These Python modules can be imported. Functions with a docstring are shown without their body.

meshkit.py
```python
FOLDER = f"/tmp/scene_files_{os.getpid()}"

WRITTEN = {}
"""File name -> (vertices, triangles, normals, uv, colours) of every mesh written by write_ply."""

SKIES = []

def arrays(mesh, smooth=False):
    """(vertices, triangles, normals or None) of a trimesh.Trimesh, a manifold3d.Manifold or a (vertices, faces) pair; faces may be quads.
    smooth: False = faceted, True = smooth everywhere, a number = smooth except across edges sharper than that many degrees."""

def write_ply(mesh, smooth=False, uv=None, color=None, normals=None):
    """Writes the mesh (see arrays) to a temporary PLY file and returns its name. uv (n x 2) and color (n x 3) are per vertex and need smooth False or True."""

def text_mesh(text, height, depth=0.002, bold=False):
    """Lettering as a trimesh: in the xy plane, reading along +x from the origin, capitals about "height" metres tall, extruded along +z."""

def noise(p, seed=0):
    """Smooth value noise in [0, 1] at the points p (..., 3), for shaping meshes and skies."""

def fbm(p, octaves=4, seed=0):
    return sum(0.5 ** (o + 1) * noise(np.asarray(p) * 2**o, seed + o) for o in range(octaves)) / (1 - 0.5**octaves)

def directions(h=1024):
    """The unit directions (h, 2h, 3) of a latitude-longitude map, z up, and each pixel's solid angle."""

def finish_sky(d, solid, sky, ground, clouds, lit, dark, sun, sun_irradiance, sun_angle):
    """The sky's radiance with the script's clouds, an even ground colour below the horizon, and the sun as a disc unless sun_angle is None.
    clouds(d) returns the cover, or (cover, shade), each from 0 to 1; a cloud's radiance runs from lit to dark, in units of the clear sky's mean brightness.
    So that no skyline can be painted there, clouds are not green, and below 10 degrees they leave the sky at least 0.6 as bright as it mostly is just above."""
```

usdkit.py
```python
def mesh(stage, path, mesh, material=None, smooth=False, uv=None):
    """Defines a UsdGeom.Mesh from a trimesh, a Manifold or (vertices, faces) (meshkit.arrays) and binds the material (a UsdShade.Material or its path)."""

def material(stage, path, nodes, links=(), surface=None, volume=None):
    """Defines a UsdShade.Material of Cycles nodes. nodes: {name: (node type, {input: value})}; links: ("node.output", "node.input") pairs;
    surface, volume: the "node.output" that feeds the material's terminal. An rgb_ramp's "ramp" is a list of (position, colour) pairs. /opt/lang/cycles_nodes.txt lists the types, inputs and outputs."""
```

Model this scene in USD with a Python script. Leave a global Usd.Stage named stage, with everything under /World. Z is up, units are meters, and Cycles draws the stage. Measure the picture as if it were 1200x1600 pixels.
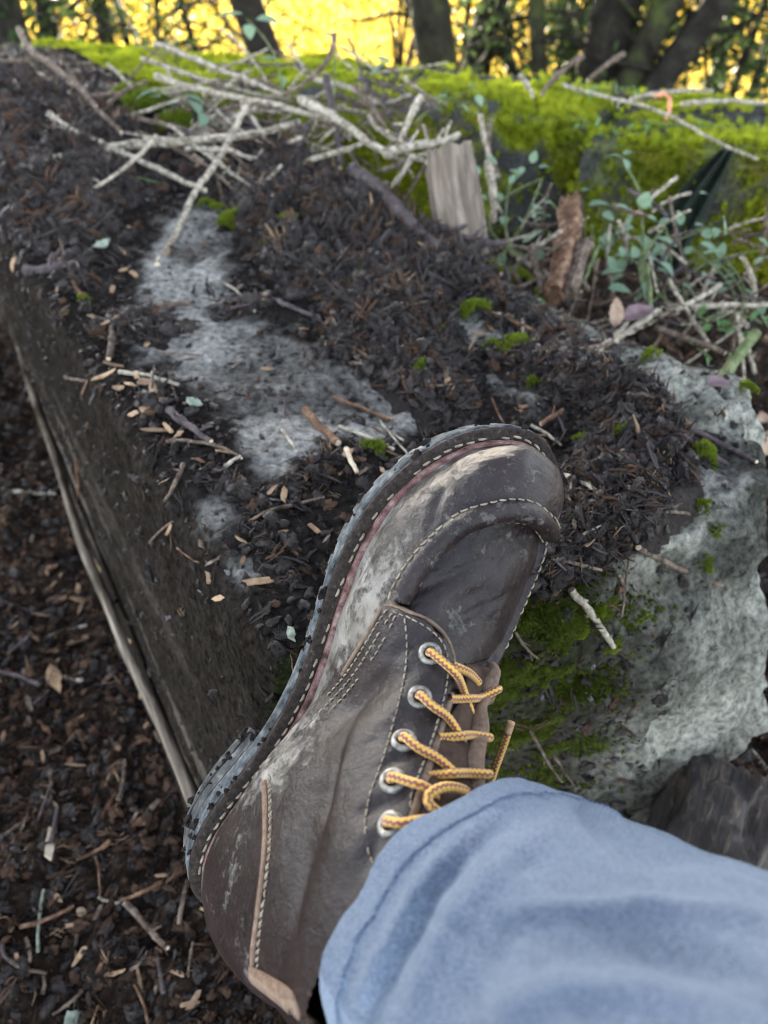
import math, random
import numpy as np, trimesh, usdkit, meshkit
from pxr import Usd, UsdGeom, UsdLux, UsdShade, Sdf, Gf, Vt
from scipy.interpolate import PchipInterpolator as PC, CubicSpline
from scipy.spatial import cKDTree
from scipy.spatial.transform import Rotation as Rot
from shapely.geometry import Polygon, Point
import mapbox_earcut

rng = np.random.default_rng(11)
stage = Usd.Stage.CreateInMemory()
UsdGeom.SetStageUpAxis(stage, UsdGeom.Tokens.z)
UsdGeom.SetStageMetersPerUnit(stage, 1.0)
World = UsdGeom.Xform.Define(stage, '/World')
stage.SetDefaultPrim(World.GetPrim())
UsdGeom.Scope.Define(stage, '/World/Looks')
# ------------------------------------------------------------------ camera, sky, sun, exposure
FPX, PITCH, CAMZ = 1109.0, 40.0, 0.345            # focal length in photo pixels, degrees below the horizon, height over the wall top
cam = UsdGeom.Camera.Define(stage, '/World/camera')
cam.AddTranslateOp().Set(Gf.Vec3d(0, 0, CAMZ)); cam.AddRotateXOp().Set(90.0 - PITCH)
FL = 6.86
cam.CreateFocalLengthAttr(FL); cam.CreateHorizontalApertureAttr(1200 / FPX * FL); cam.CreateVerticalApertureAttr(1600 / FPX * FL)
cam.CreateClippingRangeAttr(Gf.Vec2f(0.02, 500)); cam.CreateFStopAttr(2.0); cam.CreateFocusDistanceAttr(0.385)
cam.CreateExposureAttr(3.65)
SUN_EL, SUN_AZ = math.radians(17), math.radians(-14)   # azimuth from +y towards +x
sd = np.array([math.sin(SUN_AZ) * math.cos(SUN_EL), math.cos(SUN_AZ) * math.cos(SUN_EL), math.sin(SUN_EL)])
sky = UsdLux.DomeLight.Define(stage, '/World/sky')
skym = usdkit.material(stage, '/World/Looks/sky_look', {                     # clear low-sun sky behind a thin veil of high white cloud
    's': ('sky_texture', {'sky_type': 'single_scattering', 'sun_disc': False, 'sun_elevation': SUN_EL, 'sun_rotation': SUN_AZ, 'aerosol_density': 1.8, 'air_density': 0.8}),
    't': ('texture_coordinate', {}), 'n': ('noise_texture', {'scale': 2.6, 'detail': 6.0, 'roughness': 0.6}),
    'c': ('map_range', {'from_min': 0.3, 'from_max': 0.7, 'to_min': 0.35, 'to_max': 0.9, 'clamp': True}),
    'w': ('rgb_to_bw', {}), 'm': ('mix', {'mix_type': 'mix'}), 'b': ('background_shader', {'strength': 0.12})},
    [('t.generated', 'n.vector'), ('n.fac', 'c.value'), ('c.result', 'm.fac'), ('s.color', 'w.color'), ('s.color', 'm.color1'), ('w.val', 'm.color2'), ('m.color', 'b.color')], surface='b.background')
UsdShade.MaterialBindingAPI.Apply(sky.GetPrim()).Bind(skym)
sun = UsdLux.DistantLight.Define(stage, '/World/sun')
sun.CreateNormalizeAttr(True); sun.CreateIntensityAttr(1.0); sun.CreateAngleAttr(0.5); sun.CreateColorAttr(Gf.Vec3f(1.0, 0.86, 0.66))
_q = Rot.align_vectors([sd], [[0, 0, 1]])[0].as_quat()
sun.AddOrientOp().Set(Gf.Quatf(float(_q[3]), float(_q[0]), float(_q[1]), float(_q[2])))

# ------------------------------------------------------------------ helpers
_a = math.radians(PITCH)
RC = np.array([[1, 0, 0], [0, -math.sin(_a), math.cos(_a)], [0, -math.cos(_a), -math.sin(_a)]])   # (right, down, forward) -> world
CAM = np.array([0, 0, CAMZ])

def ray(uv):
    uv = np.atleast_2d(np.asarray(uv, float))
    d = np.c_[(uv[:, 0] - 600) / FPX, (uv[:, 1] - 800) / FPX, np.ones(len(uv))]
    return d @ RC.T

def at(u, v, z=0.0):
    d = ray([u, v])[0]
    return CAM + d * (z - CAMZ) / d[2]

def atd(u, v, depth):                                # at a distance measured along the view axis
    return CAM + ray([u, v])[0] * depth

def px(p):
    c = (np.atleast_2d(p) - CAM) @ RC
    return np.c_[600 + FPX * c[:, 0] / c[:, 2], 800 + FPX * c[:, 1] / c[:, 2]]

_taken = {}
def path_for(name, parent='/World'):
    parent = str(parent)
    k = (parent, name); n = _taken.get(k, 0); _taken[k] = n + 1
    return f'{parent}/{name}' + (f'_{n:03d}' if n else '')

def tag(prim, label=None, cat=None, group=None, kind=None):
    for key, val in (('label', label), ('category', cat), ('group', group), ('kind', kind)):
        if val:
            prim.SetCustomDataByKey(key, val)
    return prim

def obj(name, mesh, material, parent='/World', smooth=False, uv=None, pv=None, **tags):
    p = parent.GetPath() if hasattr(parent, 'GetPath') else parent
    m = usdkit.mesh(stage, path_for(name, p), mesh, material, smooth=smooth, uv=uv)
    for k, v in (pv or {}).items():
        v = np.asarray(v, np.float32)
        if v.ndim == 2:
            UsdGeom.PrimvarsAPI(m).CreatePrimvar(k, Sdf.ValueTypeNames.Color3fArray, 'vertex').Set(Vt.Vec3fArray.FromNumpy(v))
        else:
            UsdGeom.PrimvarsAPI(m).CreatePrimvar(k, Sdf.ValueTypeNames.FloatArray, 'vertex').Set(Vt.FloatArray.FromNumpy(v))
    return tag(m.GetPrim(), **tags)

def thing(name, label, cat, loc=(0, 0, 0), group=None):
    x = UsdGeom.Xform.Define(stage, path_for(name))
    x.AddTranslateOp().Set(Gf.Vec3d(*map(float, loc)))
    return tag(x.GetPrim(), label, cat, group)

def moved(m, d):
    v, f = (m.vertices, m.faces) if hasattr(m, 'vertices') else m
    return np.asarray(v) - np.asarray(d), np.asarray(f)

def cat_meshes(ms):
    vs, fs, n = [], [], 0
    for v, f in ms:
        vs.append(v); fs.append(np.asarray(f) + n); n += len(v)
    return np.vstack(vs), np.vstack(fs)

def resample(P, step=None, n=None, smooth=True):
    P = np.asarray(P, float)
    t = np.r_[0, np.cumsum(np.linalg.norm(np.diff(P, axis=0), axis=1))]
    keep = np.r_[True, np.diff(t) > 1e-9]; P, t = P[keep], t[keep]
    n = n or max(2, int(round(t[-1] / step)) + 1)
    s = np.linspace(0, t[-1], n)
    if smooth and len(P) > 2:
        return CubicSpline(t, P)(s)
    return np.c_[tuple(np.interp(s, t, P[:, k]) for k in range(P.shape[1]))]

def frames(P, up=None):
    T = np.gradient(P, axis=0); T /= np.linalg.norm(T, axis=1)[:, None]
    N = np.zeros_like(P)
    a = np.array([0, 0, 1.0]) if abs(T[0, 2]) < .9 else np.array([1.0, 0, 0])
    n = a - T[0] * (a @ T[0]); n /= np.linalg.norm(n)
    for i in range(len(P)):
        n = n - T[i] * (n @ T[i]); n /= np.linalg.norm(n); N[i] = n
    return T, N, np.cross(T, N)

def tube(P, r, sides=8, caps=True, squash=1.0, normals=None):
    """A tube round the points P with radius r (a number or one per point); quads split into triangles."""
    P = np.asarray(P, float); n = len(P); r = np.broadcast_to(np.asarray(r, float), (n,))
    T, N, B = frames(P)
    if normals is not None:
        N = normals - T * (normals * T).sum(1)[:, None]; N /= np.linalg.norm(N, axis=1)[:, None]; B = np.cross(T, N)
    a = np.linspace(0, 2 * np.pi, sides, endpoint=False)
    V = P[:, None] + r[:, None, None] * (squash * np.cos(a)[None, :, None] * N[:, None] + np.sin(a)[None, :, None] * B[:, None])
    V = V.reshape(-1, 3)
    i, j = np.meshgrid(np.arange(n - 1), np.arange(sides), indexing='ij')
    q = np.stack([i * sides + j, i * sides + (j + 1) % sides, (i + 1) * sides + (j + 1) % sides, (i + 1) * sides + j], -1).reshape(-1, 4)
    F = np.vstack([q[:, [0, 1, 2]], q[:, [0, 2, 3]]])
    if caps:
        V = np.vstack([V, P[0], P[-1]]); k = np.arange(sides)
        F = np.vstack([F, np.c_[np.full(sides, n * sides), (k + 1) % sides, k], np.c_[np.full(sides, n * sides + 1), (n - 1) * sides + k, (n - 1) * sides + (k + 1) % sides]])
    return V, F

def grid_faces(n, m, wrap=False):
    i, j = np.meshgrid(np.arange(n - 1), np.arange(m if wrap else m - 1), indexing='ij')
    jj = (j + 1) % m
    q = np.stack([i * m + j, i * m + jj, (i + 1) * m + jj, (i + 1) * m + j], -1).reshape(-1, 4)
    return np.vstack([q[:, [0, 1, 2]], q[:, [0, 2, 3]]])

def vnormals(V, F):
    n = np.zeros_like(V); fn = np.cross(V[F[:, 1]] - V[F[:, 0]], V[F[:, 2]] - V[F[:, 0]])
    for k in range(3):
        np.add.at(n, F[:, k], fn)
    return n / np.maximum(np.linalg.norm(n, axis=1)[:, None], 1e-12)

def fbm(p, o=4, s=0):
    return meshkit.fbm(p, o, s)

def sstep(a, b, x):
    t = np.clip((np.asarray(x, float) - a) / (b - a), 0, 1); return t * t * (3 - 2 * t)

class Caster:
    """Casts photograph pixels onto meshes that stand in the scene."""
    def __init__(self, V, F):
        self.m = trimesh.Trimesh(V, F, process=False)
    def __call__(self, uv):
        d = ray(uv); d /= np.linalg.norm(d, axis=1)[:, None]
        loc, ir, it = self.m.ray.intersects_location(np.tile(CAM, (len(d), 1)), d, multiple_hits=False)
        P = np.full((len(d), 3), np.nan); N = np.full((len(d), 3), np.nan)
        P[ir] = loc; N[ir] = self.m.face_normals[it]
        return P, N

# ------------------------------------------------------------------ materials
def M(name, nodes, links, surface):
    return usdkit.material(stage, f'/World/Looks/{name}', nodes, links, surface=surface)

def speckled(name, cols, scale, rough=0.8, bump=0.3, bscale=None, dist=0.004, coords='position', vary=0.0, spec=0.1, pv=None, detail=6.0, rough_var=0.0):
    """A principled surface coloured by noise through a ramp. vary: brightness change from one copy to the next. pv: colour primvar multiplied in."""
    n = {'n': ('noise_texture', {'scale': float(scale), 'detail': detail, 'roughness': 0.65}),
         'r': ('rgb_ramp', {'ramp': cols}),
         'b': ('noise_texture', {'scale': float(bscale or scale * 3), 'detail': 5.0, 'roughness': 0.6}),
         'u': ('bump', {'strength': float(bump), 'distance': float(dist)}),
         'p': ('principled_bsdf', {'roughness': float(rough), 'specular_ior_level': float(spec)})}
    if coords == 'position':
        n['g'] = ('geometry', {}); src = 'g.position'
    else:
        n['g'] = ('texture_coordinate', {}); src = 'g.object'
    l = [(src, 'n.vector'), (src, 'b.vector'), ('n.fac', 'r.fac'), ('b.fac', 'u.height'), ('u.normal', 'p.normal')]
    col = 'r.color'
    if vary:
        n['o'] = ('object_info', {}); n['v'] = ('map_range', {'from_min': 0.0, 'from_max': 1.0, 'to_min': 1.0 - vary, 'to_max': 1.0 + vary})
        n['m'] = ('mix', {'mix_type': 'multiply', 'fac': 1.0})
        l += [('o.random', 'v.value'), (col, 'm.color1'), ('v.result', 'm.color2')]; col = 'm.color'
    if pv:
        n['a'] = ('attribute', {'attribute': pv}); n['m2'] = ('mix', {'mix_type': 'multiply', 'fac': 1.0})
        l += [(col, 'm2.color1'), ('a.color', 'm2.color2')]; col = 'm2.color'
    if rough_var:
        n['rr'] = ('map_range', {'from_min': 0.35, 'from_max': 0.65, 'to_min': rough - rough_var, 'to_max': rough + rough_var, 'clamp': True})
        l += [('n.fac', 'rr.value'), ('rr.result', 'p.roughness')]
    l.append((col, 'p.base_color'))
    return M(name, n, l, 'p.BSDF')

def leafy(name, cols, trans=0.45, scale=3.0, rough=0.5, spec=0.3):
    n = {'o': ('object_info', {}), 'g': ('geometry', {}), 'n': ('noise_texture', {'scale': scale, 'detail': 3.0}),
         'r': ('rgb_ramp', {'ramp': cols}), 'p': ('principled_bsdf', {'roughness': rough, 'specular_ior_level': spec}), 't': ('translucent_bsdf', {}), 'x': ('mix_closure', {'fac': trans})}
    n['a'] = ('math', {'math_type': 'multiply_add', 'value2': 0.55, 'value3': 0.22})
    n['a2'] = ('math', {'math_type': 'multiply_add', 'value2': 0.45})
    return M(name, n, [('g.position', 'n.vector'), ('g.random_per_island', 'a.value1'), ('n.fac', 'a2.value1'), ('a.value', 'a2.value3'), ('a2.value', 'r.fac'),
                       ('r.color', 'p.base_color'), ('r.color', 't.color'), ('p.BSDF', 'x.closure1'), ('t.BSDF', 'x.closure2')], 'x.closure')

def leather(name, dark, mid, rough=0.29):
    """Oiled leather with dried mud where the primvar mud is high."""
    n = {'g': ('geometry', {}),
         'n1': ('noise_texture', {'scale': 38.0, 'detail': 6.0, 'roughness': 0.6}), 'r1': ('rgb_ramp', {'ramp': [(0.3, dark), (0.7, mid)]}),
         'n2': ('noise_texture', {'scale': 520.0, 'detail': 4.0, 'roughness': 0.7}), 'r2': ('rgb_ramp', {'ramp': [(0.595, (0, 0, 0)), (0.69, (1, 1, 1))]}),
         'sp': ('mix', {'mix_type': 'mix', 'color2': (0.15, 0.105, 0.072)}), 'spf': ('math', {'math_type': 'multiply', 'value2': 0.30}),
         'a': ('attribute', {'attribute': 'mud'}),
         'n3': ('noise_texture', {'scale': 95.0, 'detail': 9.0, 'roughness': 0.78}),
         'ad': ('math', {'math_type': 'multiply_add', 'value2': 2.4, 'value3': -1.2}), 'ad2': ('math', {'math_type': 'add'}),
         'cl': ('map_range', {'from_min': 0.50, 'from_max': 0.82, 'to_min': 0.0, 'to_max': 0.9, 'clamp': True}),
         'n4': ('noise_texture', {'scale': 60.0, 'detail': 5.0}), 'r4': ('rgb_ramp', {'ramp': [(0.3, (0.12, 0.108, 0.088)), (0.7, (0.285, 0.27, 0.24))]}),
         'mx': ('mix', {'mix_type': 'mix'}),
         'nb': ('noise_texture', {'scale': 420.0, 'detail': 5.0, 'roughness': 0.7}), 'hb': ('math', {'math_type': 'multiply_add', 'value2': 0.8}),
         'b': ('bump', {'strength': 0.75, 'distance': 0.0011}),
         'rm': ('map_range', {'from_min': 0.0, 'from_max': 0.7, 'to_min': rough, 'to_max': 0.92, 'clamp': True}),
         'p': ('principled_bsdf', {'specular_ior_level': 0.30})}
    l = [('g.position', k + '.vector') for k in ('n1', 'n2', 'n3', 'n4', 'nb')]
    l += [('n1.fac', 'r1.fac'), ('n2.fac', 'r2.fac'), ('r2.color', 'spf.value1'), ('spf.value', 'sp.fac'), ('r1.color', 'sp.color1'),
          ('n3.fac', 'ad.value1'), ('ad.value', 'ad2.value1'), ('a.fac', 'ad2.value2'), ('ad2.value', 'cl.value'), ('n4.fac', 'r4.fac'),
          ('cl.result', 'mx.fac'), ('sp.color', 'mx.color1'), ('r4.color', 'mx.color2'), ('mx.color', 'p.base_color'),
          ('cl.result', 'rm.value'), ('rm.result', 'p.roughness'), ('nb.fac', 'hb.value1'), ('cl.result', 'hb.value3'), ('hb.value', 'b.height'), ('b.normal', 'p.normal')]
    return M(name, n, l, 'p.BSDF')

MAT = {}
MAT['leather'] = leather('brown_leather', (0.0052, 0.0034, 0.0032), (0.0145, 0.0092, 0.0084))
MAT['suede'] = speckled('raw_leather_edge', [(0.3, (0.10, 0.066, 0.045)), (0.7, (0.21, 0.15, 0.11))], 300, 0.9, 0.5, 900, 0.0006)
MAT['tongue'] = speckled('tongue_leather', [(0.3, (0.03, 0.018, 0.013)), (0.7, (0.065, 0.042, 0.03))], 200, 0.7, 0.5, 900, 0.0006)
MAT['sole'] = speckled('blue_grey_rubber', [(0.34, (0.018, 0.020, 0.021)), (0.52, (0.066, 0.077, 0.084)), (0.70, (0.18, 0.18, 0.168))], 130, 0.75, 0.5, 500, 0.001)
MAT['heel'] = speckled('heel_rubber', [(0.34, (0.018, 0.019, 0.019)), (0.56, (0.07, 0.074, 0.075)), (0.74, (0.22, 0.20, 0.17))], 110, 0.8, 0.6, 400, 0.0012)
MAT['welt'] = speckled('dark_welt', [(0.3, (0.012, 0.009, 0.008)), (0.6, (0.04, 0.031, 0.026)), (0.8, (0.15, 0.13, 0.105))], 350, 0.85, 0.6, 800, 0.001)
MAT['rand'] = speckled('red_brown_rand', [(0.36, (0.035, 0.020, 0.018)), (0.5, (0.13, 0.066, 0.06)), (0.68, (0.21, 0.165, 0.14))], 160, 0.65, 0.4, 600, 0.0008)
MAT['thread'] = speckled('tan_thread', [(0.3, (0.11, 0.088, 0.062)), (0.7, (0.34, 0.285, 0.21))], 260, 0.85, 0.2, 900, 0.0003)
MAT['brass'] = M('worn_eyelet_metal', {'g': ('geometry', {}), 'n': ('noise_texture', {'scale': 420.0, 'detail': 5.0}), 'r': ('rgb_ramp', {'ramp': [(0.35, (0.11, 0.10, 0.08)), (0.65, (0.32, 0.31, 0.275))]}),
                                       'p': ('principled_bsdf', {'metallic': 0.65, 'roughness': 0.42})}, [('g.position', 'n.vector'), ('n.fac', 'r.fac'), ('r.color', 'p.base_color')], 'p.BSDF')
MAT['black'] = speckled('dark_hole', [(0.3, (0.006, 0.005, 0.005)), (0.7, (0.012, 0.01, 0.009))], 90, 0.9, 0.1)
MAT['lace'] = M('striped_lace', {'u': ('uvmap', {'attribute': 'st'}), 's': ('separate_xyz', {}), 'zz': ('math', {'math_type': 'fraction'}), 'zz2': ('math', {'math_type': 'pingpong', 'value2': 0.5}),
        'k': ('math', {'math_type': 'multiply', 'value2': 0.34}), 'v': ('math', {'math_type': 'add'}), 'c': ('math', {'math_type': 'fraction'}),
        'h': ('rgb_ramp', {'ramp': [(0.0, (0.50, 0.285, 0.04)), (0.27, (0.50, 0.285, 0.04)), (0.30, (0.15, 0.042, 0.03)), (0.52, (0.15, 0.042, 0.03)), (0.55, (0.50, 0.285, 0.04)), (0.78, (0.50, 0.285, 0.04)), (0.8, (0.15, 0.042, 0.03)), (0.97, (0.15, 0.042, 0.03)), (1.0, (0.50, 0.285, 0.04))]}),
        'wv': ('math', {'math_type': 'pingpong', 'value2': 0.5}), 'b': ('bump', {'strength': 0.6, 'distance': 0.0006}),
        'p': ('principled_bsdf', {'roughness': 0.75, 'sheen_weight': 0.2})},
        [('u.UV', 's.vector'), ('s.x', 'zz2.value1'), ('zz2.value', 'k.value1'), ('k.value', 'v.value1'), ('s.y', 'v.value2'), ('v.value', 'c.value1'), ('c.value', 'h.fac'), ('h.color', 'p.base_color'),
         ('zz2.value', 'b.height'), ('b.normal', 'p.normal')], 'p.BSDF')
MAT['aglet'] = speckled('clear_lace_tip', [(0.3, (0.30, 0.16, 0.08)), (0.7, (0.50, 0.34, 0.2))], 300, 0.35, 0.2, 600, 0.0003)
def denim(name):
    n = {'g': ('geometry', {}), 'n1': ('noise_texture', {'scale': 9.0, 'detail': 4.0}), 'r1': ('rgb_ramp', {'ramp': [(0.3, (0.070, 0.094, 0.134)), (0.7, (0.098, 0.127, 0.174))]}),
         'n2': ('noise_texture', {'scale': 1300.0, 'detail': 3.0, 'roughness': 0.6}), 'r2': ('rgb_ramp', {'ramp': [(0.32, (0.5, 0.53, 0.58)), (0.68, (1.5, 1.46, 1.4))]}),
         'm': ('mix', {'mix_type': 'multiply', 'fac': 1.0}),
         'n3': ('noise_texture', {'scale': 62.0, 'detail': 3.0}), 'r3': ('rgb_ramp', {'ramp': [(0.74, (0, 0, 0)), (0.8, (1, 1, 1))]}), 'm3': ('mix', {'mix_type': 'mix', 'color2': (0.3, 0.27, 0.2)}),
         'f3': ('math', {'math_type': 'multiply', 'value2': 0.4}),
         'b': ('bump', {'strength': 0.6, 'distance': 0.0009}),
         'p': ('principled_bsdf', {'roughness': 0.9, 'specular_ior_level': 0.2, 'sheen_weight': 0.12, 'sheen_roughness': 0.5, 'sheen_tint': (0.75, 0.85, 1.0)})}
    return M(name, n, [('g.position', k + '.vector') for k in ('n1', 'n2', 'n3')] + [('n1.fac', 'r1.fac'), ('n2.fac', 'r2.fac'), ('r1.color', 'm.color1'), ('r2.color', 'm.color2'),
        ('n3.fac', 'r3.fac'), ('r3.color', 'f3.value1'), ('f3.value', 'm3.fac'), ('m.color', 'm3.color1'), ('m3.color', 'p.base_color'), ('n2.fac', 'b.height'), ('b.normal', 'p.normal')], 'p.BSDF')
MAT['denim'] = denim('blue_twill')
MAT['hem_thread'] = speckled('navy_thread', [(0.3, (0.055, 0.085, 0.145)), (0.7, (0.09, 0.135, 0.215))], 200, 0.9, 0.1)
def stone(name):
    n = {'g': ('geometry', {}), 'a': ('attribute', {'attribute': 'col'}), 'gr': ('attribute', {'attribute': 'grit'}),
         'n1': ('noise_texture', {'scale': 140.0, 'detail': 8.0, 'roughness': 0.7}), 'r1': ('rgb_ramp', {'ramp': [(0.32, (0.20, 0.19, 0.18)), (0.48, (0.85, 0.85, 0.85)), (0.66, (1.6, 1.6, 1.55))]}),
         'n2': ('noise_texture', {'scale': 26.0, 'detail': 5.0, 'roughness': 0.65}), 'r2': ('rgb_ramp', {'ramp': [(0.3, (0.6, 0.59, 0.57)), (0.7, (1.25, 1.25, 1.25))]}),
         'm1': ('mix', {'mix_type': 'multiply', 'fac': 1.0}), 'm2': ('mix', {'mix_type': 'multiply', 'fac': 1.0}),
         'v': ('voronoi_texture', {'scale': 210.0}), 'ad': ('math', {'math_type': 'multiply_add', 'value2': 0.4}),
         'b': ('bump', {'strength': 0.9, 'distance': 0.005}),
         'rm': ('map_range', {'from_min': 0.3, 'from_max': 0.7, 'to_min': 0.55, 'to_max': 0.95, 'clamp': True}),
         'p': ('principled_bsdf', {'specular_ior_level': 0.0})}
    return M(name, n, [('g.position', k + '.vector') for k in ('n1', 'n2', 'v')] + [('n1.fac', 'r1.fac'), ('n2.fac', 'r2.fac'), ('a.color', 'm1.color1'), ('r1.color', 'm1.color2'), ('m1.color', 'm2.color1'), ('r2.color', 'm2.color2'),
        ('m2.color', 'p.base_color'), ('v.distance', 'ad.value1'), ('n1.fac', 'ad.value3'), ('ad.value', 'b.height'), ('b.normal', 'p.normal'), ('n2.fac', 'rm.value'), ('rm.result', 'p.roughness')], 'p.BSDF')
MAT['stone'] = stone('weathered_granite')
MAT['soil'] = speckled('wet_dark_soil', [(0.25, (0.006, 0.005, 0.0045)), (0.5, (0.016, 0.0125, 0.0105)), (0.75, (0.045, 0.036, 0.030))], 170, 0.72, 0.9, 260, 0.004, rough_var=0.25)
MAT['frag_dark'] = speckled('black_bark_fragment', [(0.3, (0.008, 0.0065, 0.006)), (0.7, (0.028, 0.022, 0.0195))], 60, 0.42, 0.5, 200, 0.002, coords='object', vary=0.6, spec=0.22)
MAT['frag_brown'] = speckled('brown_bark_fragment', [(0.3, (0.022, 0.013, 0.009)), (0.7, (0.078, 0.046, 0.029))], 60, 0.75, 0.5, 200, 0.002, coords='object', vary=0.6)
MAT['frag_grey'] = speckled('grey_wet_fragment', [(0.3, (0.06, 0.057, 0.057)), (0.7, (0.17, 0.16, 0.16))], 60, 0.38, 0.5, 200, 0.002, coords='object', vary=0.5)
MAT['frag_tan'] = speckled('tan_splinter', [(0.3, (0.11, 0.068, 0.04)), (0.7, (0.29, 0.20, 0.125))], 80, 0.8, 0.4, 300, 0.001, coords='object', vary=0.4)
MAT['chip'] = speckled('fresh_wood_chip', [(0.3, (0.12, 0.07, 0.04)), (0.7, (0.36, 0.25, 0.15))], 70, 0.85, 0.5, 300, 0.001)
def bark(name, cols, scale=60, along=7.0):
    return speckled(name, cols, scale, 0.85, 0.7, scale * 4, 0.002)
MAT['branch_pale'] = bark('pale_bleached_bark', [(0.32, (0.045, 0.037, 0.028)), (0.46, (0.20, 0.172, 0.13)), (0.68, (0.44, 0.40, 0.32))], 110)
MAT['branch_brown'] = bark('brown_twig_bark', [(0.32, (0.03, 0.021, 0.016)), (0.5, (0.095, 0.07, 0.053)), (0.7, (0.22, 0.175, 0.135))], 110)
MAT['branch_dark'] = bark('wet_dark_bark', [(0.3, (0.028, 0.023, 0.024)), (0.55, (0.065, 0.052, 0.052)), (0.75, (0.14, 0.12, 0.12))], 70)
MAT['branch_rust'] = bark('rusty_bark', [(0.3, (0.028, 0.017, 0.011)), (0.5, (0.10, 0.054, 0.032)), (0.72, (0.27, 0.185, 0.12))], 70)
MAT['branch_green'] = bark('green_stem_bark', [(0.3, (0.04, 0.055, 0.022)), (0.55, (0.10, 0.125, 0.055)), (0.75, (0.2, 0.2, 0.11))], 60)
MAT['cut_wood'] = speckled('pale_cut_wood', [(0.3, (0.36, 0.28, 0.18)), (0.7, (0.58, 0.50, 0.38))], 160, 0.85, 0.4, 500, 0.001)
def grain(name, cols, sc=(60, 60, 6), bump=0.8, dist=0.004):
    """Timber with its grain along the object's z axis."""
    n = {'t': ('texture_coordinate', {}), 'mp': ('mapping', {'scale': sc}), 'n': ('noise_texture', {'scale': 1.0, 'detail': 7.0, 'roughness': 0.65, 'distortion': 0.4}), 'r': ('rgb_ramp', {'ramp': cols}),
         'b': ('bump', {'strength': bump, 'distance': dist}), 'p': ('principled_bsdf', {'roughness': 0.88})}
    return M(name, n, [('t.object', 'mp.vector'), ('mp.vector', 'n.vector'), ('n.fac', 'r.fac'), ('r.color', 'p.base_color'), ('n.fac', 'b.height'), ('b.normal', 'p.normal')], 'p.BSDF')
MAT['post'] = grain('grey_weathered_timber', [(0.3, (0.022, 0.016, 0.011)), (0.5, (0.10, 0.077, 0.054)), (0.72, (0.21, 0.175, 0.13))], (90, 90, 9))
MAT['log'] = grain('rotten_dark_timber', [(0.3, (0.010, 0.008, 0.007)), (0.52, (0.030, 0.022, 0.017)), (0.72, (0.13, 0.095, 0.065))], (110, 110, 14), 1.0, 0.006)
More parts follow.
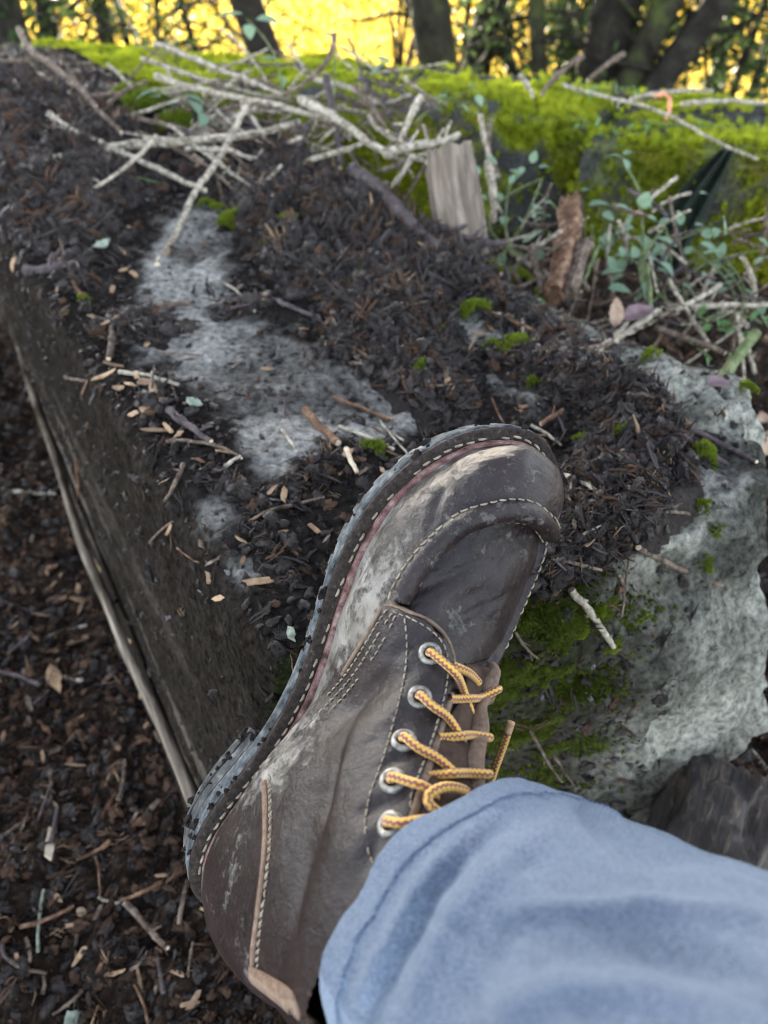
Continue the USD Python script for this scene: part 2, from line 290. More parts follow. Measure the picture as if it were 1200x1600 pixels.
MAT['rail'] = M('pale_muddy_timber', {'g': ('geometry', {}), 'm1': ('mapping', {'rotation': (0, 0, -math.atan2(.88, -.46))}), 'm2': ('mapping', {'scale': (7.0, 130.0, 130.0)}), 'n': ('noise_texture', {'scale': 1.0, 'detail': 7.0, 'roughness': 0.65}),
    'n2': ('noise_texture', {'scale': 9.0, 'detail': 5.0}), 'r': ('rgb_ramp', {'ramp': [(0.3, (0.02, 0.017, 0.014)), (0.5, (0.13, 0.11, 0.088)), (0.7, (0.27, 0.235, 0.19))]}), 'r2': ('rgb_ramp', {'ramp': [(0.35, (0.25, 0.24, 0.22)), (0.6, (1, 1, 1))]}),
    'x': ('mix', {'mix_type': 'multiply', 'fac': 1.0}), 'b': ('bump', {'strength': 0.8, 'distance': 0.003}), 'p': ('principled_bsdf', {'roughness': 0.9, 'specular_ior_level': 0.0})},
    [('g.position', 'm1.vector'), ('m1.vector', 'm2.vector'), ('m2.vector', 'n.vector'), ('g.position', 'n2.vector'), ('n.fac', 'r.fac'), ('n2.fac', 'r2.fac'), ('r.color', 'x.color1'), ('r2.color', 'x.color2'), ('x.color', 'p.base_color'), ('n.fac', 'b.height'), ('b.normal', 'p.normal')], 'p.BSDF')
MAT['moss'] = leafy('green_moss', [(0.0, (0.055, 0.08, 0.006)), (0.5, (0.15, 0.20, 0.014)), (1.0, (0.30, 0.34, 0.025))], 0.25, 30.0, 0.8)
MAT['moss_film'] = leafy('moss_film', [(0.0, (0.03, 0.042, 0.004)), (0.5, (0.085, 0.11, 0.010)), (1.0, (0.19, 0.21, 0.018))], 0.25, 30.0, 0.8)
MAT['moss_far'] = leafy('wall_moss', [(0.0, (0.07, 0.09, 0.005)), (0.4, (0.24, 0.29, 0.014)), (0.75, (0.40, 0.43, 0.02)), (1.0, (0.46, 0.42, 0.024))], 0.3, 5.0, 0.85)
MAT['moss_mat'] = speckled('moss_underlay', [(0.25, (0.03, 0.038, 0.005)), (0.5, (0.10, 0.125, 0.012)), (0.75, (0.19, 0.20, 0.018))], 22, 0.95, 1.0, 60, 0.02)
MAT['leaf_blue'] = leafy('bramble_leaf', [(0.0, (0.05, 0.095, 0.055)), (0.45, (0.13, 0.205, 0.13)), (0.8, (0.25, 0.345, 0.25)), (1.0, (0.33, 0.36, 0.22))], 0.25, 9.0, 0.55)
MAT['leaf_green'] = leafy('herb_leaf', [(0.0, (0.05, 0.11, 0.03)), (0.5, (0.11, 0.22, 0.07)), (1.0, (0.2, 0.34, 0.12))], 0.35, 9.0, 0.5)
MAT['leaf_dry'] = speckled('dry_leaf', [(0.3, (0.16, 0.10, 0.065)), (0.7, (0.36, 0.27, 0.19))], 60, 0.75, 0.3, 300, 0.001)
MAT['leaf_wine'] = speckled('wine_dead_leaf', [(0.3, (0.07, 0.045, 0.05)), (0.7, (0.16, 0.11, 0.115))], 60, 0.6, 0.3, 300, 0.001)
MAT['gold'] = leafy('golden_autumn_leaf', [(0.0, (0.05, 0.045, 0.003)), (0.25, (0.24, 0.165, 0.014)), (0.5, (0.50, 0.37, 0.08)), (0.75, (0.70, 0.56, 0.23)), (0.9, (0.76, 0.67, 0.40)), (1.0, (0.32, 0.15, 0.012))], 0.65, 3.0, 0.9, 0.02)
MAT['evergreen'] = leafy('dark_evergreen_leaf', [(0.0, (0.018, 0.032, 0.012)), (0.5, (0.04, 0.065, 0.022)), (1.0, (0.085, 0.115, 0.035))], 0.3, 0.8, 0.6, 0.15)
MAT['trunk'] = speckled('dark_trunk_bark', [(0.3, (0.009, 0.0075, 0.006)), (0.55, (0.022, 0.019, 0.015)), (0.75, (0.045, 0.046, 0.026))], 9, 0.9, 1.0, 30, 0.03)
MAT['trunk_mossy'] = speckled('mossy_trunk_bark', [(0.3, (0.010, 0.0085, 0.0065)), (0.5, (0.026, 0.025, 0.015)), (0.7, (0.055, 0.07, 0.018))], 7, 0.9, 1.0, 30, 0.03)
MAT['twine'] = speckled('orange_twine', [(0.3, (0.50, 0.15, 0.08)), (0.7, (0.75, 0.33, 0.2))], 120, 0.7, 0.2)
MAT['net'] = speckled('dark_green_netting', [(0.3, (0.010, 0.015, 0.011)), (0.7, (0.032, 0.043, 0.032))], 160, 0.7, 0.9, 300, 0.003)
MAT['lichen'] = speckled('pale_lichen', [(0.3, (0.10, 0.12, 0.09)), (0.7, (0.29, 0.32, 0.25))], 120, 0.9, 0.6, 300, 0.002)

# ------------------------------------------------------------------ the wall underfoot, its soil, the ground
WE, WA, WB = np.array([-.066, .268]), np.array([-.535, .845]), np.array([.845, .535])      # near left corner; along; across
def wall_xy(s, t): return WE + np.multiply.outer(s, WA) + np.multiply.outer(t, WB)
def wall_st(p): d = np.asarray(p)[..., :2] - WE; return d @ WA, d @ WB
def end_edge(t): return -.05 * sstep(.04, .2, t) + np.maximum(t - .425, 0) * 1.1      # the broken end bulges towards the boot and is bevelled at the right
def rise(s): return .02 * sstep(.5, 1.8, s)
WLEN, WWID, WBOT = 2.6, .52, -.60
def wall_points(p):
    """Rounded, bulging, rough version of a point (s, t, z) on the wall's box, with its outward normal."""
    r = .024
    lo, hi = np.array([r, r, WBOT]), np.array([WLEN, WWID - r, -r])
    q = np.clip(p, lo, hi); d = p - q; n = d / np.maximum(np.linalg.norm(d, axis=1)[:, None], 1e-9)
    o = q + n * r
    s, t, z = o[:, 0], o[:, 1], o[:, 2]
    o[:, 1] -= .058 * np.clip(-z / .33, 0, 1.3) * sstep(.25, .0, t) * np.clip(1 - s / 1.5, 0, 1)        # the left face leans outwards
    o[:, 0] += (end_edge(t) - .075 * sstep(0, -.25, z) * sstep(.12, .38, t)) * sstep(.4, 0, s)
    o[:, 2] += rise(s)
    w = np.c_[wall_xy(o[:, 0], np.zeros(len(o)))[:, :2] + np.multiply.outer(o[:, 1], WB), o[:, 2]]
    nw = np.c_[np.multiply.outer(n[:, 0], WA) + np.multiply.outer(n[:, 1], WB), n[:, 2]]
    left = sstep(.5, .9, -n[:, 1])
    amp = .010 + .016 * sstep(.1, .3, t) * sstep(.3, .0, s)
    k = (fbm(w * 9, 3, 21) - .5) * amp * 2 + (fbm(w * 38, 3, 22) - .5) * amp * .75 + (fbm(w * 120, 3, 25) - .5) * .0042
    rg = sstep(.1, .3, t) * sstep(.3, .0, s)
    k = k + rg * (-.030 * np.abs(fbm(w * np.array([14, 14, 10]), 3, 27) - .5) * 2 + .010 * np.round((fbm(w * 17, 2, 28)) * 6) / 6)
    return w + nw * (k * (1 - .55 * left))[:, None], nw
def box_side(o, e1, e2, n1, n2, p1=1.0, p2=1.0):
    a, b = np.meshgrid(np.linspace(0, 1, n1) ** p1, np.linspace(0, 1, n2) ** p2, indexing='ij')
    return np.asarray(o, float) + a.reshape(-1, 1) * np.asarray(e1, float) + b.reshape(-1, 1) * np.asarray(e2, float), grid_faces(n1, n2)
sides = [box_side((0, 0, 0), (WLEN, 0, 0), (0, WWID, 0), 380, 110, 1.5), box_side((0, 0, WBOT), (WLEN, 0, 0), (0, 0, -WBOT), 380, 120, 1.5),
         box_side((0, WWID, 0), (WLEN, 0, 0), (0, 0, WBOT), 240, 70, 1.5), box_side((0, 0, 0), (0, WWID, 0), (0, 0, WBOT), 160, 180)]
WV, WF = cat_meshes(sides); WV, WN = wall_points(WV)
_fn = np.cross(WV[WF[:, 1]] - WV[WF[:, 0]], WV[WF[:, 2]] - WV[WF[:, 0]]); _flip = (_fn * WN[WF[:, 0]]).sum(1) < 0; WF = WF.copy(); WF[_flip] = WF[_flip][:, ::-1]
wu = px(WV)
def pblob(u, cx, cy, su, sv, ang=0):
    c, s = math.cos(math.radians(ang)), math.sin(math.radians(ang)); a, b = u[:, 0] - cx, u[:, 1] - cy
    return np.exp(-((a * c + b * s) / su) ** 2 - ((-a * s + b * c) / sv) ** 2)
top = sstep(.4, .8, WN[:, 2])
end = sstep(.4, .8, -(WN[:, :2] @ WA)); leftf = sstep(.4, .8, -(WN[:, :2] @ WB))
bare = sum(w * pblob(wu, *b) for w, b in ((1.1, (420, 585, 150, 60, 15)), (1.0, (290, 420, 55, 100, 20)), (.9, (560, 640, 70, 32, 10)), (.6, (440, 700, 60, 60, 40)), (1.0, (770, 560, 110, 40, 35)),
        (1.0, (1120, 640, 110, 60, 35)), (1.2, (1160, 800, 100, 120, 0)), (.4, (390, 900, 50, 60, 40)), (.5, (330, 820, 40, 60, 50)), (.5, (600, 420, 60, 30, 30)), (.7, (1060, 600, 60, 40, 30))))
bare = np.clip(1.15 * bare * (.35 + 1.3 * fbm(WV * 14, 4, 31)) - .08 + .35 * (fbm(WV * 45, 4, 32) - .5), 0, 1)
bare = sstep(.10, .50, bare + .5 * (fbm(WV * 60, 4, 37) - .5)) * (.42 + .58 * sstep(.36, .57, fbm(WV * np.array([26, 16, 20]), 4, 38)))
c_dark, c_conc, c_gran = np.array([.018, .0155, .014]), np.array([.235, .228, .210]), np.array([.25, .25, .215])
col = c_dark + (c_conc - c_dark) * bare[:, None]
gw = np.clip(sstep(.20, .34, wall_st(WV)[1] + .10 * (fbm(WV * 16, 3, 33) - .5)), 0, 1) * sstep(.45, .1, wall_st(WV)[0])
gtone = (.24 + .84 * sstep(.34, .64, fbm(WV * 9, 5, 36)))
gr = c_gran * gtone[:, None]
col = col + (gr - col) * (np.clip(end + top * sstep(.36, .44, wall_st(WV)[1] + .05 * (fbm(WV * 20, 3, 35) - .5)), 0, 1) * gw)[:, None]
stk = fbm(np.c_[wall_st(WV)[0] * 3, wall_st(WV)[1] * 0, WV[:, 2] * 42], 4, 34)
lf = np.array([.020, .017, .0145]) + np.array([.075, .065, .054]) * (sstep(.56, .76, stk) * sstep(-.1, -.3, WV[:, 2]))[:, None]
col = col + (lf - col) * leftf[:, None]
mossy = sstep(.30, .10, wall_st(WV)[1] + .06 * (fbm(WV * 18, 3, 39) - .5)) * end
col = col + (np.array([.028, .033, .014]) - col) * (mossy * .9)[:, None]
damp = sstep(-.06, -.26, WV[:, 2] + .05 * (fbm(WV * 12, 3, 41) - .5)) * end * .45                # earth splashed up from the ground
col = col + (np.array([.055, .048, .04]) - col) * damp[:, None]
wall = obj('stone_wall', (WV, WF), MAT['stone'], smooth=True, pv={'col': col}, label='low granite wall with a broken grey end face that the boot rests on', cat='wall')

# soil lying on the wall: a layer that rises above the stone where litter has gathered
SS, ST = np.meshgrid(np.r_[np.linspace(.004, 1.0, 330), np.linspace(1.0, 2.2, 161)[1:]], np.linspace(.004, .525, 165), indexing='ij')
S0 = SS.copy(); SS = SS + end_edge(ST) * sstep(.4, 0, SS)
sp = np.c_[wall_xy(SS.ravel(), np.zeros(SS.size))[:, :2] + np.multiply.outer(ST.ravel(), WB), rise(SS.ravel())]
su = px(sp)
H = -.010 + sum(h * pblob(su, *b) for h, b in (
    (.034, (570, 350, 110, 55, 35)), (.030, (470, 410, 60, 45, 20)), (.028, (600, 480, 90, 50, 20)), (.022, (720, 430, 80, 40, 30)), (.030, (660, 590, 90, 55, 30)), (.022, (560, 545, 60, 30, 0)),
    (.030, (870, 600, 110, 34, 25)), (.030, (980, 650, 90, 45, 25)), (.036, (960, 760, 85, 80, 0)), (.034, (930, 870, 90, 70, 0)), (.025, (870, 930, 60, 40, 0)), (.018, (850, 520, 80, 24, 25)),
    (.020, (215, 515, 60, 28, 0)), (.014, (240, 640, 40, 50, 30)), (.014, (360, 770, 70, 40, 40)), (.014, (470, 760, 60, 50, 0)), (.012, (420, 850, 50, 50, 0)), (.014, (390, 480, 70, 14, -10)), (.012, (400, 640, 40, 18, 20)), (.016, (530, 720, 60, 30, 0)),
    (.016, (120, 430, 50, 30, 0)), (.034, (90, 330, 90, 50, 0)), (.095, (20, 190, 100, 110, 0)), (.035, (160, 250, 80, 60, 0)), (.025, (430, 270, 140, 40, 0)), (.03, (500, 210, 200, 40, 0)), (.02, (250, 190, 120, 40, 0)), (.025, (420, 340, 60, 30, 0))))
s3 = np.c_[sp[:, :2], np.zeros(len(sp))]
am = np.clip(H / .02, .15, 1.2)
H = H + ((fbm(s3 * 26, 4, 51) - .5) * .030 + (fbm(s3 * 85, 3, 52) - .5) * .014 + np.maximum(fbm(s3 * 150, 2, 53) - .5, 0) * .012) * am + (fbm(s3 * 11, 3, 54) - .5) * .010
wall_cast = Caster(WV, WF)
edge = np.minimum(np.minimum(S0.ravel() - .004, ST.ravel()) / .03, 1); edge = np.minimum(edge, (.53 - ST.ravel()) / .03)
H = H - .022 * (1 - np.clip(edge, 0, 1)) ** 2
H -= .03 * sstep(1085, 1170, su[:, 0]) * sstep(640, 740, su[:, 1])
SV = np.c_[sp[:, :2], sp[:, 2] + H]; SF = grid_faces(*SS.shape); SF = SF[(H[SF] > -.014).any(1)]
if np.cross(SV[SF[0, 1]] - SV[SF[0, 0]], SV[SF[0, 2]] - SV[SF[0, 0]])[2] < 0: SF = SF[:, ::-1]
_ks = np.unique(SF); _ms = np.full(len(SV), -1); _ms[_ks] = np.arange(len(_ks))
obj('soil_layer', (SV[_ks], _ms[SF]), MAT['soil'], smooth=True, label='dark wet soil and leaf mould lying on top of the wall', cat='soil', kind='stuff')

# moss wall axes (front top edge runs from right to far left)
MW0, MW1 = np.array([.95, 1.40]), np.array([-1.55, 2.76])
MWD = (MW1 - MW0) / np.linalg.norm(MW1 - MW0); MWN = np.array([-MWD[1], MWD[0]]); MWN = MWN if MWN[1] > 0 else -MWN
def ground_z(x, y):
    p = np.stack([x, y], -1); s, t = wall_st(np.stack([x, y, 0 * x], -1))
    right = sstep(-.02, .42, t)
    z = -.43 + right * (.11 + .09 * sstep(.0, .5, s))
    z = np.where(s > .2, z + .02 * right, z)
    d = (p - MW0) @ MWN
    z = z * 1.0 - .05 * sstep(-.3, 0, d) - .30 * np.clip(d - .4, 0, 11) - .06 * np.clip(d - 11.4, 0, 60)
    far = np.clip(-y - 1, 0, 50) * 0
    return z + far
def axis(lo, hi, step, far):
    a = np.arange(lo, hi + 1e-9, step); g = step; L = [hi]; 
    while L[-1] < far: g *= 1.16; L.append(L[-1] + g)
    g = step; K = [lo]
    while K[-1] > -far: g *= 1.16; K.append(K[-1] - g)
    return np.r_[K[1:][::-1], a, L[1:]]
gx, gy = axis(-1.15, .95, .0075, 260), axis(-.1, 1.55, .0075, 260)
GX, GY = np.meshgrid(gx, gy, indexing='ij'); GZ = ground_z(GX, GY)
g3 = np.stack([GX, GY, 0 * GX], -1); near = sstep(6, 1.6, np.hypot(GX, GY - .5))
GZ = GZ + near * ((fbm(g3 * 7, 3, 61) - .5) * .06 + (fbm(g3 * 26, 4, 62) - .5) * .036 + (fbm(g3 * 80, 3, 63) - .5) * .020) + (1 - near) * (fbm(g3 * .4, 3, 64) - .5) * .5 * sstep(2, 12, np.hypot(GX, GY))
GV = np.stack([GX, GY, GZ], -1).reshape(-1, 3); GF = grid_faces(len(gx), len(gy))
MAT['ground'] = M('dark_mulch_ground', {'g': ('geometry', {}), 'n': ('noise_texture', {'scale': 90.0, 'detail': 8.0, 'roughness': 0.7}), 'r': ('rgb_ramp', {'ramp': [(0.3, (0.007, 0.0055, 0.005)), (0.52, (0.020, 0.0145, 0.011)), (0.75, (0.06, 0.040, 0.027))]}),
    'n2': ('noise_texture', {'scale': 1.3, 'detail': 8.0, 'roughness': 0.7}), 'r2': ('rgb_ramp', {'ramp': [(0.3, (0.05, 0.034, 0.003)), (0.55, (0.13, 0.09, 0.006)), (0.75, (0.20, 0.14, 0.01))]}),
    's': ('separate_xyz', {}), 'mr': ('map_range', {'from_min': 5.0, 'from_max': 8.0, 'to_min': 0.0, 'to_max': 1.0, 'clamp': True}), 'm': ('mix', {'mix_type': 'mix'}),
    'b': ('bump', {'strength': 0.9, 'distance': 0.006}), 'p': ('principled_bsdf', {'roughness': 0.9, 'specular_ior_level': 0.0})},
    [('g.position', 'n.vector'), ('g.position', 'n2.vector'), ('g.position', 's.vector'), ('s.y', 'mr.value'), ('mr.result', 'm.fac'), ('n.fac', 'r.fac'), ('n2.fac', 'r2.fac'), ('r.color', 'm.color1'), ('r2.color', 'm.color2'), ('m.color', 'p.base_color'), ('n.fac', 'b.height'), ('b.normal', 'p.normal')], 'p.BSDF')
obj('ground', (GV, GF), MAT['ground'], smooth=True, kind='structure')
ground_cast = Caster(GV, GF); soil_cast = Caster(SV, SF)
solid_cast = Caster(*cat_meshes([(WV, WF), (SV, SF), (GV, GF)]))

# ------------------------------------------------------------------ the moss-grown wall behind
def moss_wall():
    L = np.linalg.norm(MW1 - MW0); o = thing('mossy_wall', 'thick moss covered concrete wall running behind the cut branches', 'wall', (*MW0, -.4))
    base = np.array([*MW0, -.4])
    def box(s0, s1, d0, d1, z0, z1, n=(60, 30, 30), seed=1, amp=.02, r=.03):
        vs = [box_side((s0, d0, z1), (s1 - s0, 0, 0), (0, d1 - d0, 0), n[0], n[1]), box_side((s0, d0, z0), (s1 - s0, 0, 0), (0, 0, z1 - z0), n[0], n[2]), box_side((s0, d1, z0), (s1 - s0, 0, 0), (0, 0, z1 - z0), n[0], n[2]),
              box_side((s0, d0, z0), (0, d1 - d0, 0), (0, 0, z1 - z0), n[1], n[2]), box_side((s1, d0, z0), (0, d1 - d0, 0), (0, 0, z1 - z0), n[1], n[2])]
        V, F = cat_meshes(vs); q = np.clip(V, [s0 + r, d0 + r, z0 - 1], [s1 - r, d1 - r, z1 - r]); d = V - q; nn = d / np.maximum(np.linalg.norm(d, axis=1)[:, None], 1e-9); V = q + nn * r
        W = np.c_[MW0 + V[:, :1] * MWD + V[:, 1:2] * MWN, V[:, 2]]; NW = np.c_[nn[:, :1] * MWD + nn[:, 1:2] * MWN, nn[:, 2]]
        W = W + NW * ((fbm(W * 6, 3, seed) - .5) * amp * 2 + (fbm(W * 22, 3, seed + 1) - .5) * amp)[:, None]
        fn = np.cross(W[F[:, 1]] - W[F[:, 0]], W[F[:, 2]] - W[F[:, 0]]); fl = (fn * NW[F[:, 0]]).sum(1) < 0; F = F.copy(); F[fl] = F[fl][:, ::-1]
        return W, F, NW
    out = []
    for (nm, a) in (('concrete_block', (-.5, .58, .012, .5, -.12 + .02, -.005)), ('concrete_block', (.585, L, -.02, .46, -.33, .0)), ('wall_footing', (-.5, .58, -.03, .5, -.6, -.104)), ('wall_footing', (.585, L, -.05, .5, -.65, -.335))):
        pass
    specs = [('concrete_block', (-.6, .585, -.05, .50, -.30, -.004), 3), ('concrete_block', (.60, 1.62, .04, .52, -.30, .008), 5), ('concrete_block', (1.625, L, .03, .52, -.30, -.01), 7), ('wall_footing', (-.6, L, -.085, .54, -.75, -.305), 9)]
    for nm, a, sd_ in specs:
        W, F, NW = box(*a, n=(110, 40, 36), seed=sd_)
        uu = px(W); n5 = fbm(W * 5, 4, 91); cov = np.clip(sstep(.38, .52, n5 + .25 * (fbm(W * 24, 3, 92) - .5)), 0, 1)
        cov *= 1 - np.clip(pblob(uu, 1110, 320, 60, 120, 20) + .95 * pblob(uu, 960, 300, 45, 70, 10) + .8 * pblob(uu, 1040, 205, 150, 14, 6) + .9 * pblob(uu, 912, 250, 8, 70, 0), 0, 1)
        g = np.array([.17, .205, .012]) * (.45 + 1.1 * fbm(W * 17, 4, 93))[:, None]; br = np.array([.16, .10, .012])
        g = g + (br - g) * (.7 * np.clip(pblob(uu, 1185, 340, 40, 90, 0) + .6 * sstep(.5, .7, fbm(W * 7, 3, 95)), 0, 1))[:, None]
        k = np.array([.055, .056, .052]) + (g - np.array([.055, .056, .052])) * cov[:, None]
        obj(nm, (W - base, F), MAT['stone'], o, smooth=True, pv={'col': k}); out.append((W, F, NW))
    return o, base, out
mwall, mbase, mparts = moss_wall()

# ------------------------------------------------------------------ the boot
POSE = np.array([-2.46880158, 1.31650587, -0.23289126, -0.10104301, 0.20912246, 0.4172919])
RB = RC @ Rot.from_rotvec(POSE[:3]).as_matrix(); OB = RC @ POSE[3:6] + CAM          # boot frame (toe, inner side, up) -> world
def boot_world(p): return np.asarray(p) @ RB.T + OB
def boot_local(p): return (np.asarray(p) - OB) @ RB
CP = np.array([(0, 0), (.006, .020), (.03, .034), (.07, .034), (.11, .031), (.15, .037), (.19, .048), (.225, .0525), (.26, .047), (.289, .033), (.306, .015), (.3125, 0.0), (.3105, -.017), (.298, -.036), (.266, -.051), (.22, -.056), (.18, -.055), (.14, -.047), (.10, -.040), (.06, -.037), (.03, -.035), (.006, -.02), (0, 0)])
_t = np.r_[0, np.cumsum(np.linalg.norm(np.diff(CP, axis=0), axis=1))]
OUT = CubicSpline(_t, CP, bc_type='periodic')(np.linspace(0, _t[-1], 501))[:-1]
Z_WELT = PC([-.01, .07, .12, .19, .23, .27, .312], [.037, .036, .028, .019, .019, .022, .030])
Z_SOLE = PC([-.01, .085, .12, .16, .19, .23, .27, .312], [.019, .019, .013, .006, .002, 0, .004, .013])
def inset(d, n=500):
    """The sole's outline moved inwards by d."""
    T = np.roll(OUT, -1, 0) - np.roll(OUT, 1, 0); T /= np.linalg.norm(T, axis=1)[:, None]
    P = OUT + d * np.c_[T[:, 1], -T[:, 0]]
    return P

def ring_solid(rings):
    """Closed solid from stacked closed outlines (each n x 3)."""
    n = len(rings[0]); V = np.vstack(rings); F = grid_faces(len(rings), n, wrap=True)
    cap = mapbox_earcut.triangulate_float64(rings[0][:, :2].copy(), np.array([n], np.uint32)).reshape(-1, 3).astype(int)
    return V, np.vstack([F, cap, cap[:, ::-1] + (len(rings) - 1) * n])

# leather upper: a surface found by casting rays outwards from a spine against an implicit foot and shaft
_in = Polygon(inset(.0105)).buffer(0)
xs_ = np.linspace(_in.bounds[0] + 2e-4, _in.bounds[2] - 2e-4, 160); ym, yl = [], []
from shapely.geometry import LineString
for x in xs_:
    b = _in.intersection(LineString([(x, -1), (x, 1)])).bounds; yl.append(b[1]); ym.append(b[3])
YM = lambda x: np.interp(x, xs_, ym); YL = lambda x: np.interp(x, xs_, yl)
X0, X1 = _in.bounds[0], _in.bounds[2]
T_TOP = PC([-.01, .01, .03, .06, .12, .15, .17, .19, .20, .22, .24, .262, .27, .33], [.056, .066, .086, .108, .118, .117, .115, .102, .094, .083, .0770, .0725, .071, .070])
S_B = PC([.03, .05, .06, .08, .10, .12, .14, .16, .18, .22, .3], [.010, .007, .006, .011, .020, .031, .043, .052, .058, .062, .062])
S_F = PC([.03, .08, .10, .12, .14, .16, .18, .22, .3], [.15, .17, .184, .173, .163, .156, .152, .150, .15])
S_W = PC([.03, .06, .09, .11, .13, .15, .17, .19, .22, .3], [.033, .034, .034, .0335, .0325, .031, .027, .022, .018, .016])
def boot_field(p):
    x, y, z = p[:, 0], p[:, 1], p[:, 2]
    zw = Z_WELT(np.clip(x, 0, .312)); zb = zw + .014
    h = np.clip((z - zb) / np.maximum(T_TOP(np.clip(x, -.01, .33)) - zb, .004), 0, 3)
    hw = np.clip((z - zw) / .04, 0, 1.6)
    bulge = np.exp(-((hw - .55) / .45) ** 2)
    xx = x - np.where(x > .24, .0018 * bulge * sstep(.24, .29, x), 0)
    xc = np.clip(xx, X0, X1); over = np.maximum(np.maximum(xx - X1, X0 - xx), 0)
    m, l = YM(xc), YL(xc); l = l * (1 - .15 * sstep(.20, .27, x)); c, w = (m + l) / 2, np.maximum((m - l) / 2, 1e-3) * (1 + .05 * bulge)
    toe = np.clip((xx - .262) / (X1 - .262), 0, 1)
    h = h / np.maximum((1 - toe ** 2.6), 1e-3) ** .42; tipped = 1.3 * sstep(.86, 1.0, toe)
    narrow = sstep(.23, .16, x)
    q = 2.5 - .7 * narrow; pw = 2.5 - .6 * narrow
    yc = c + (.004 - c) * np.clip(h, 0, 1) * .7
    f1 = (np.abs(y - yc) / w) ** pw + h ** q - 1 + over * 120 + tipped
    zc = np.clip(z, .045, .28); b, f = S_B(zc), S_F(zc)
    f2 = (np.abs(x - (b + f) / 2) / ((f - b) / 2)) ** 2.3 + (np.abs(y) / S_W(zc)) ** 2.1 - 1 + np.maximum(.05 - z, 0) * 30
    k = 9.0
    f = -np.log(np.exp(-k * np.clip(f1, -3, 4)) + np.exp(-k * np.clip(f2, -3, 4))) / k
    return np.maximum(f, (zw - .004 - z) * 80)

NT = 320
def section_list():
    S = []                                              # (origin, e1, n, alpha)
    A = np.array([.250, 0, .048]); eX, eY, eZ = np.eye(3)
    for al in np.linspace(1.5, 90, 70)[:-1]:
        S.append((A, eZ, eX, math.radians(al)))
    Q = np.array([.215, 0, .205])
    for x in np.linspace(.250, Q[0], 32)[:-1]:
        s = (x - Q[0]) / (.250 - Q[0])
        S.append((np.array([x, 0, .048 + (1 - s) * .006]), eZ, eX, math.pi / 2))
    for ph in np.linspace(0, 90, 230):
        r = math.radians(ph); rho = (Q[2] - .054) * (1 - ph / 90) + (Q[0] - .105) * ph / 90
        S.append((Q + rho * np.array([-math.sin(r), 0, -math.cos(r)]), np.array([math.sin(r), 0, math.cos(r)]), np.array([math.cos(r), 0, -math.sin(r)]), math.pi / 2))
    for z in np.linspace(Q[2], .262, 36)[1:]:
        S.append((np.array([.105, 0, z]), eX, -eZ, math.pi / 2))
    return S
S_ = section_list(); th = np.linspace(0, 2 * np.pi, NT, endpoint=False)
Or = np.repeat(np.array([s[0] for s in S_]), NT, 0)
D_ = np.vstack([math.cos(s[3]) * s[2] + math.sin(s[3]) * (np.cos(th)[:, None] * s[1] + np.sin(th)[:, None] * np.array([0, 1.0, 0])) for s in S_])
def cast_field(O, D):
    lo = np.zeros(len(O)); hi = np.full(len(O), np.nan); alive = np.arange(len(O)); r = .004
    while len(alive) and r < .3:
        f = boot_field(O[alive] + D[alive] * r); out = f > 0
        hi[alive[out]] = r; alive = alive[~out]; lo[alive] = r; r += .004
    hi = np.where(np.isnan(hi), .3, hi)
    for _ in range(10):
        mid = (lo + hi) / 2; f = boot_field(O + D * mid[:, None]) > 0
        hi = np.where(f, mid, hi); lo = np.where(f, lo, mid)
    return O + D * ((lo + hi) / 2)[:, None]
BV = cast_field(Or, D_); BF = grid_faces(len(S_), NT, wrap=True)
BF = BF[(BV[BF][:, :, 2] < .172).any(1)]            # the shaft ends inside the trouser leg
_k = np.unique(BF); _m = np.full(len(BV), -1); _m[_k] = np.arange(len(_k))
BN = vnormals(BV, BF)
if ((BV[BF[:, 0]] - np.array([.15, 0, .06])) * np.cross(BV[BF[:, 1]] - BV[BF[:, 0]], BV[BF[:, 2]] - BV[BF[:, 0]])).sum() < 0:
    BF = BF[:, ::-1]; BN = -BN
base_cast = Caster(boot_world(BV), BF)
def on_boot(uv, step=.0012, lift=0.0, px_step=6):
    """A curve on the boot under a polyline of photograph pixels: (points, normals) in boot coordinates."""
    q = resample(np.asarray(uv, float), step=px_step)
    P, N = base_cast(q); ok = ~np.isnan(P[:, 0]); P, N = P[ok], N[ok]
    P = boot_local(P); N = N @ RB
    for _ in range(5):
        if len(P) > 4: P[1:-1] = (P[:-2] + 2 * P[1:-1] + P[2:]) / 4; N[1:-1] = (N[:-2] + 2 * N[1:-1] + N[2:])
    N /= np.linalg.norm(N, axis=1)[:, None]
    t = np.r_[0, np.cumsum(np.linalg.norm(np.diff(P, axis=0), axis=1))]; n = max(3, int(t[-1] / step)); s = np.linspace(0, t[-1], n)
    P = np.c_[tuple(np.interp(s, t, P[:, k]) for k in range(3))]; N = np.c_[tuple(np.interp(s, t, N[:, k]) for k in range(3))]
    return P + N * lift, N

def in_px_polygon(V, poly):
    u = px(boot_world(V)); import shapely
    return shapely.contains_xy(Polygon(poly), u[:, 0], u[:, 1])

facing = ((boot_world(BV) - CAM) * (BN @ RB.T)).sum(1) < 0
BK = cKDTree(BV)
disp = np.zeros(len(BV))
# quarter: laid over the vamp behind this line
Q_EDGE = [(712, 1080), (710, 1050), (707, 1022), (692, 988), (662, 966), (630, 953), (602, 944), (592, 958), (562, 1010), (535, 1055), (500, 1095), (455, 1150), (418, 1195), (395, 1225)]
QP = [(712, 1080)] + Q_EDGE[1:] + [(200, 1500), (400, 2200), (560, 1800), (640, 1290), (668, 1200), (690, 1130)]
quarter = in_px_polygon(BV, QP) & (facing | (BV[:, 0] < .1)) & (BV[:, 1] > -.004)
disp += np.where(quarter, .0016, 0)
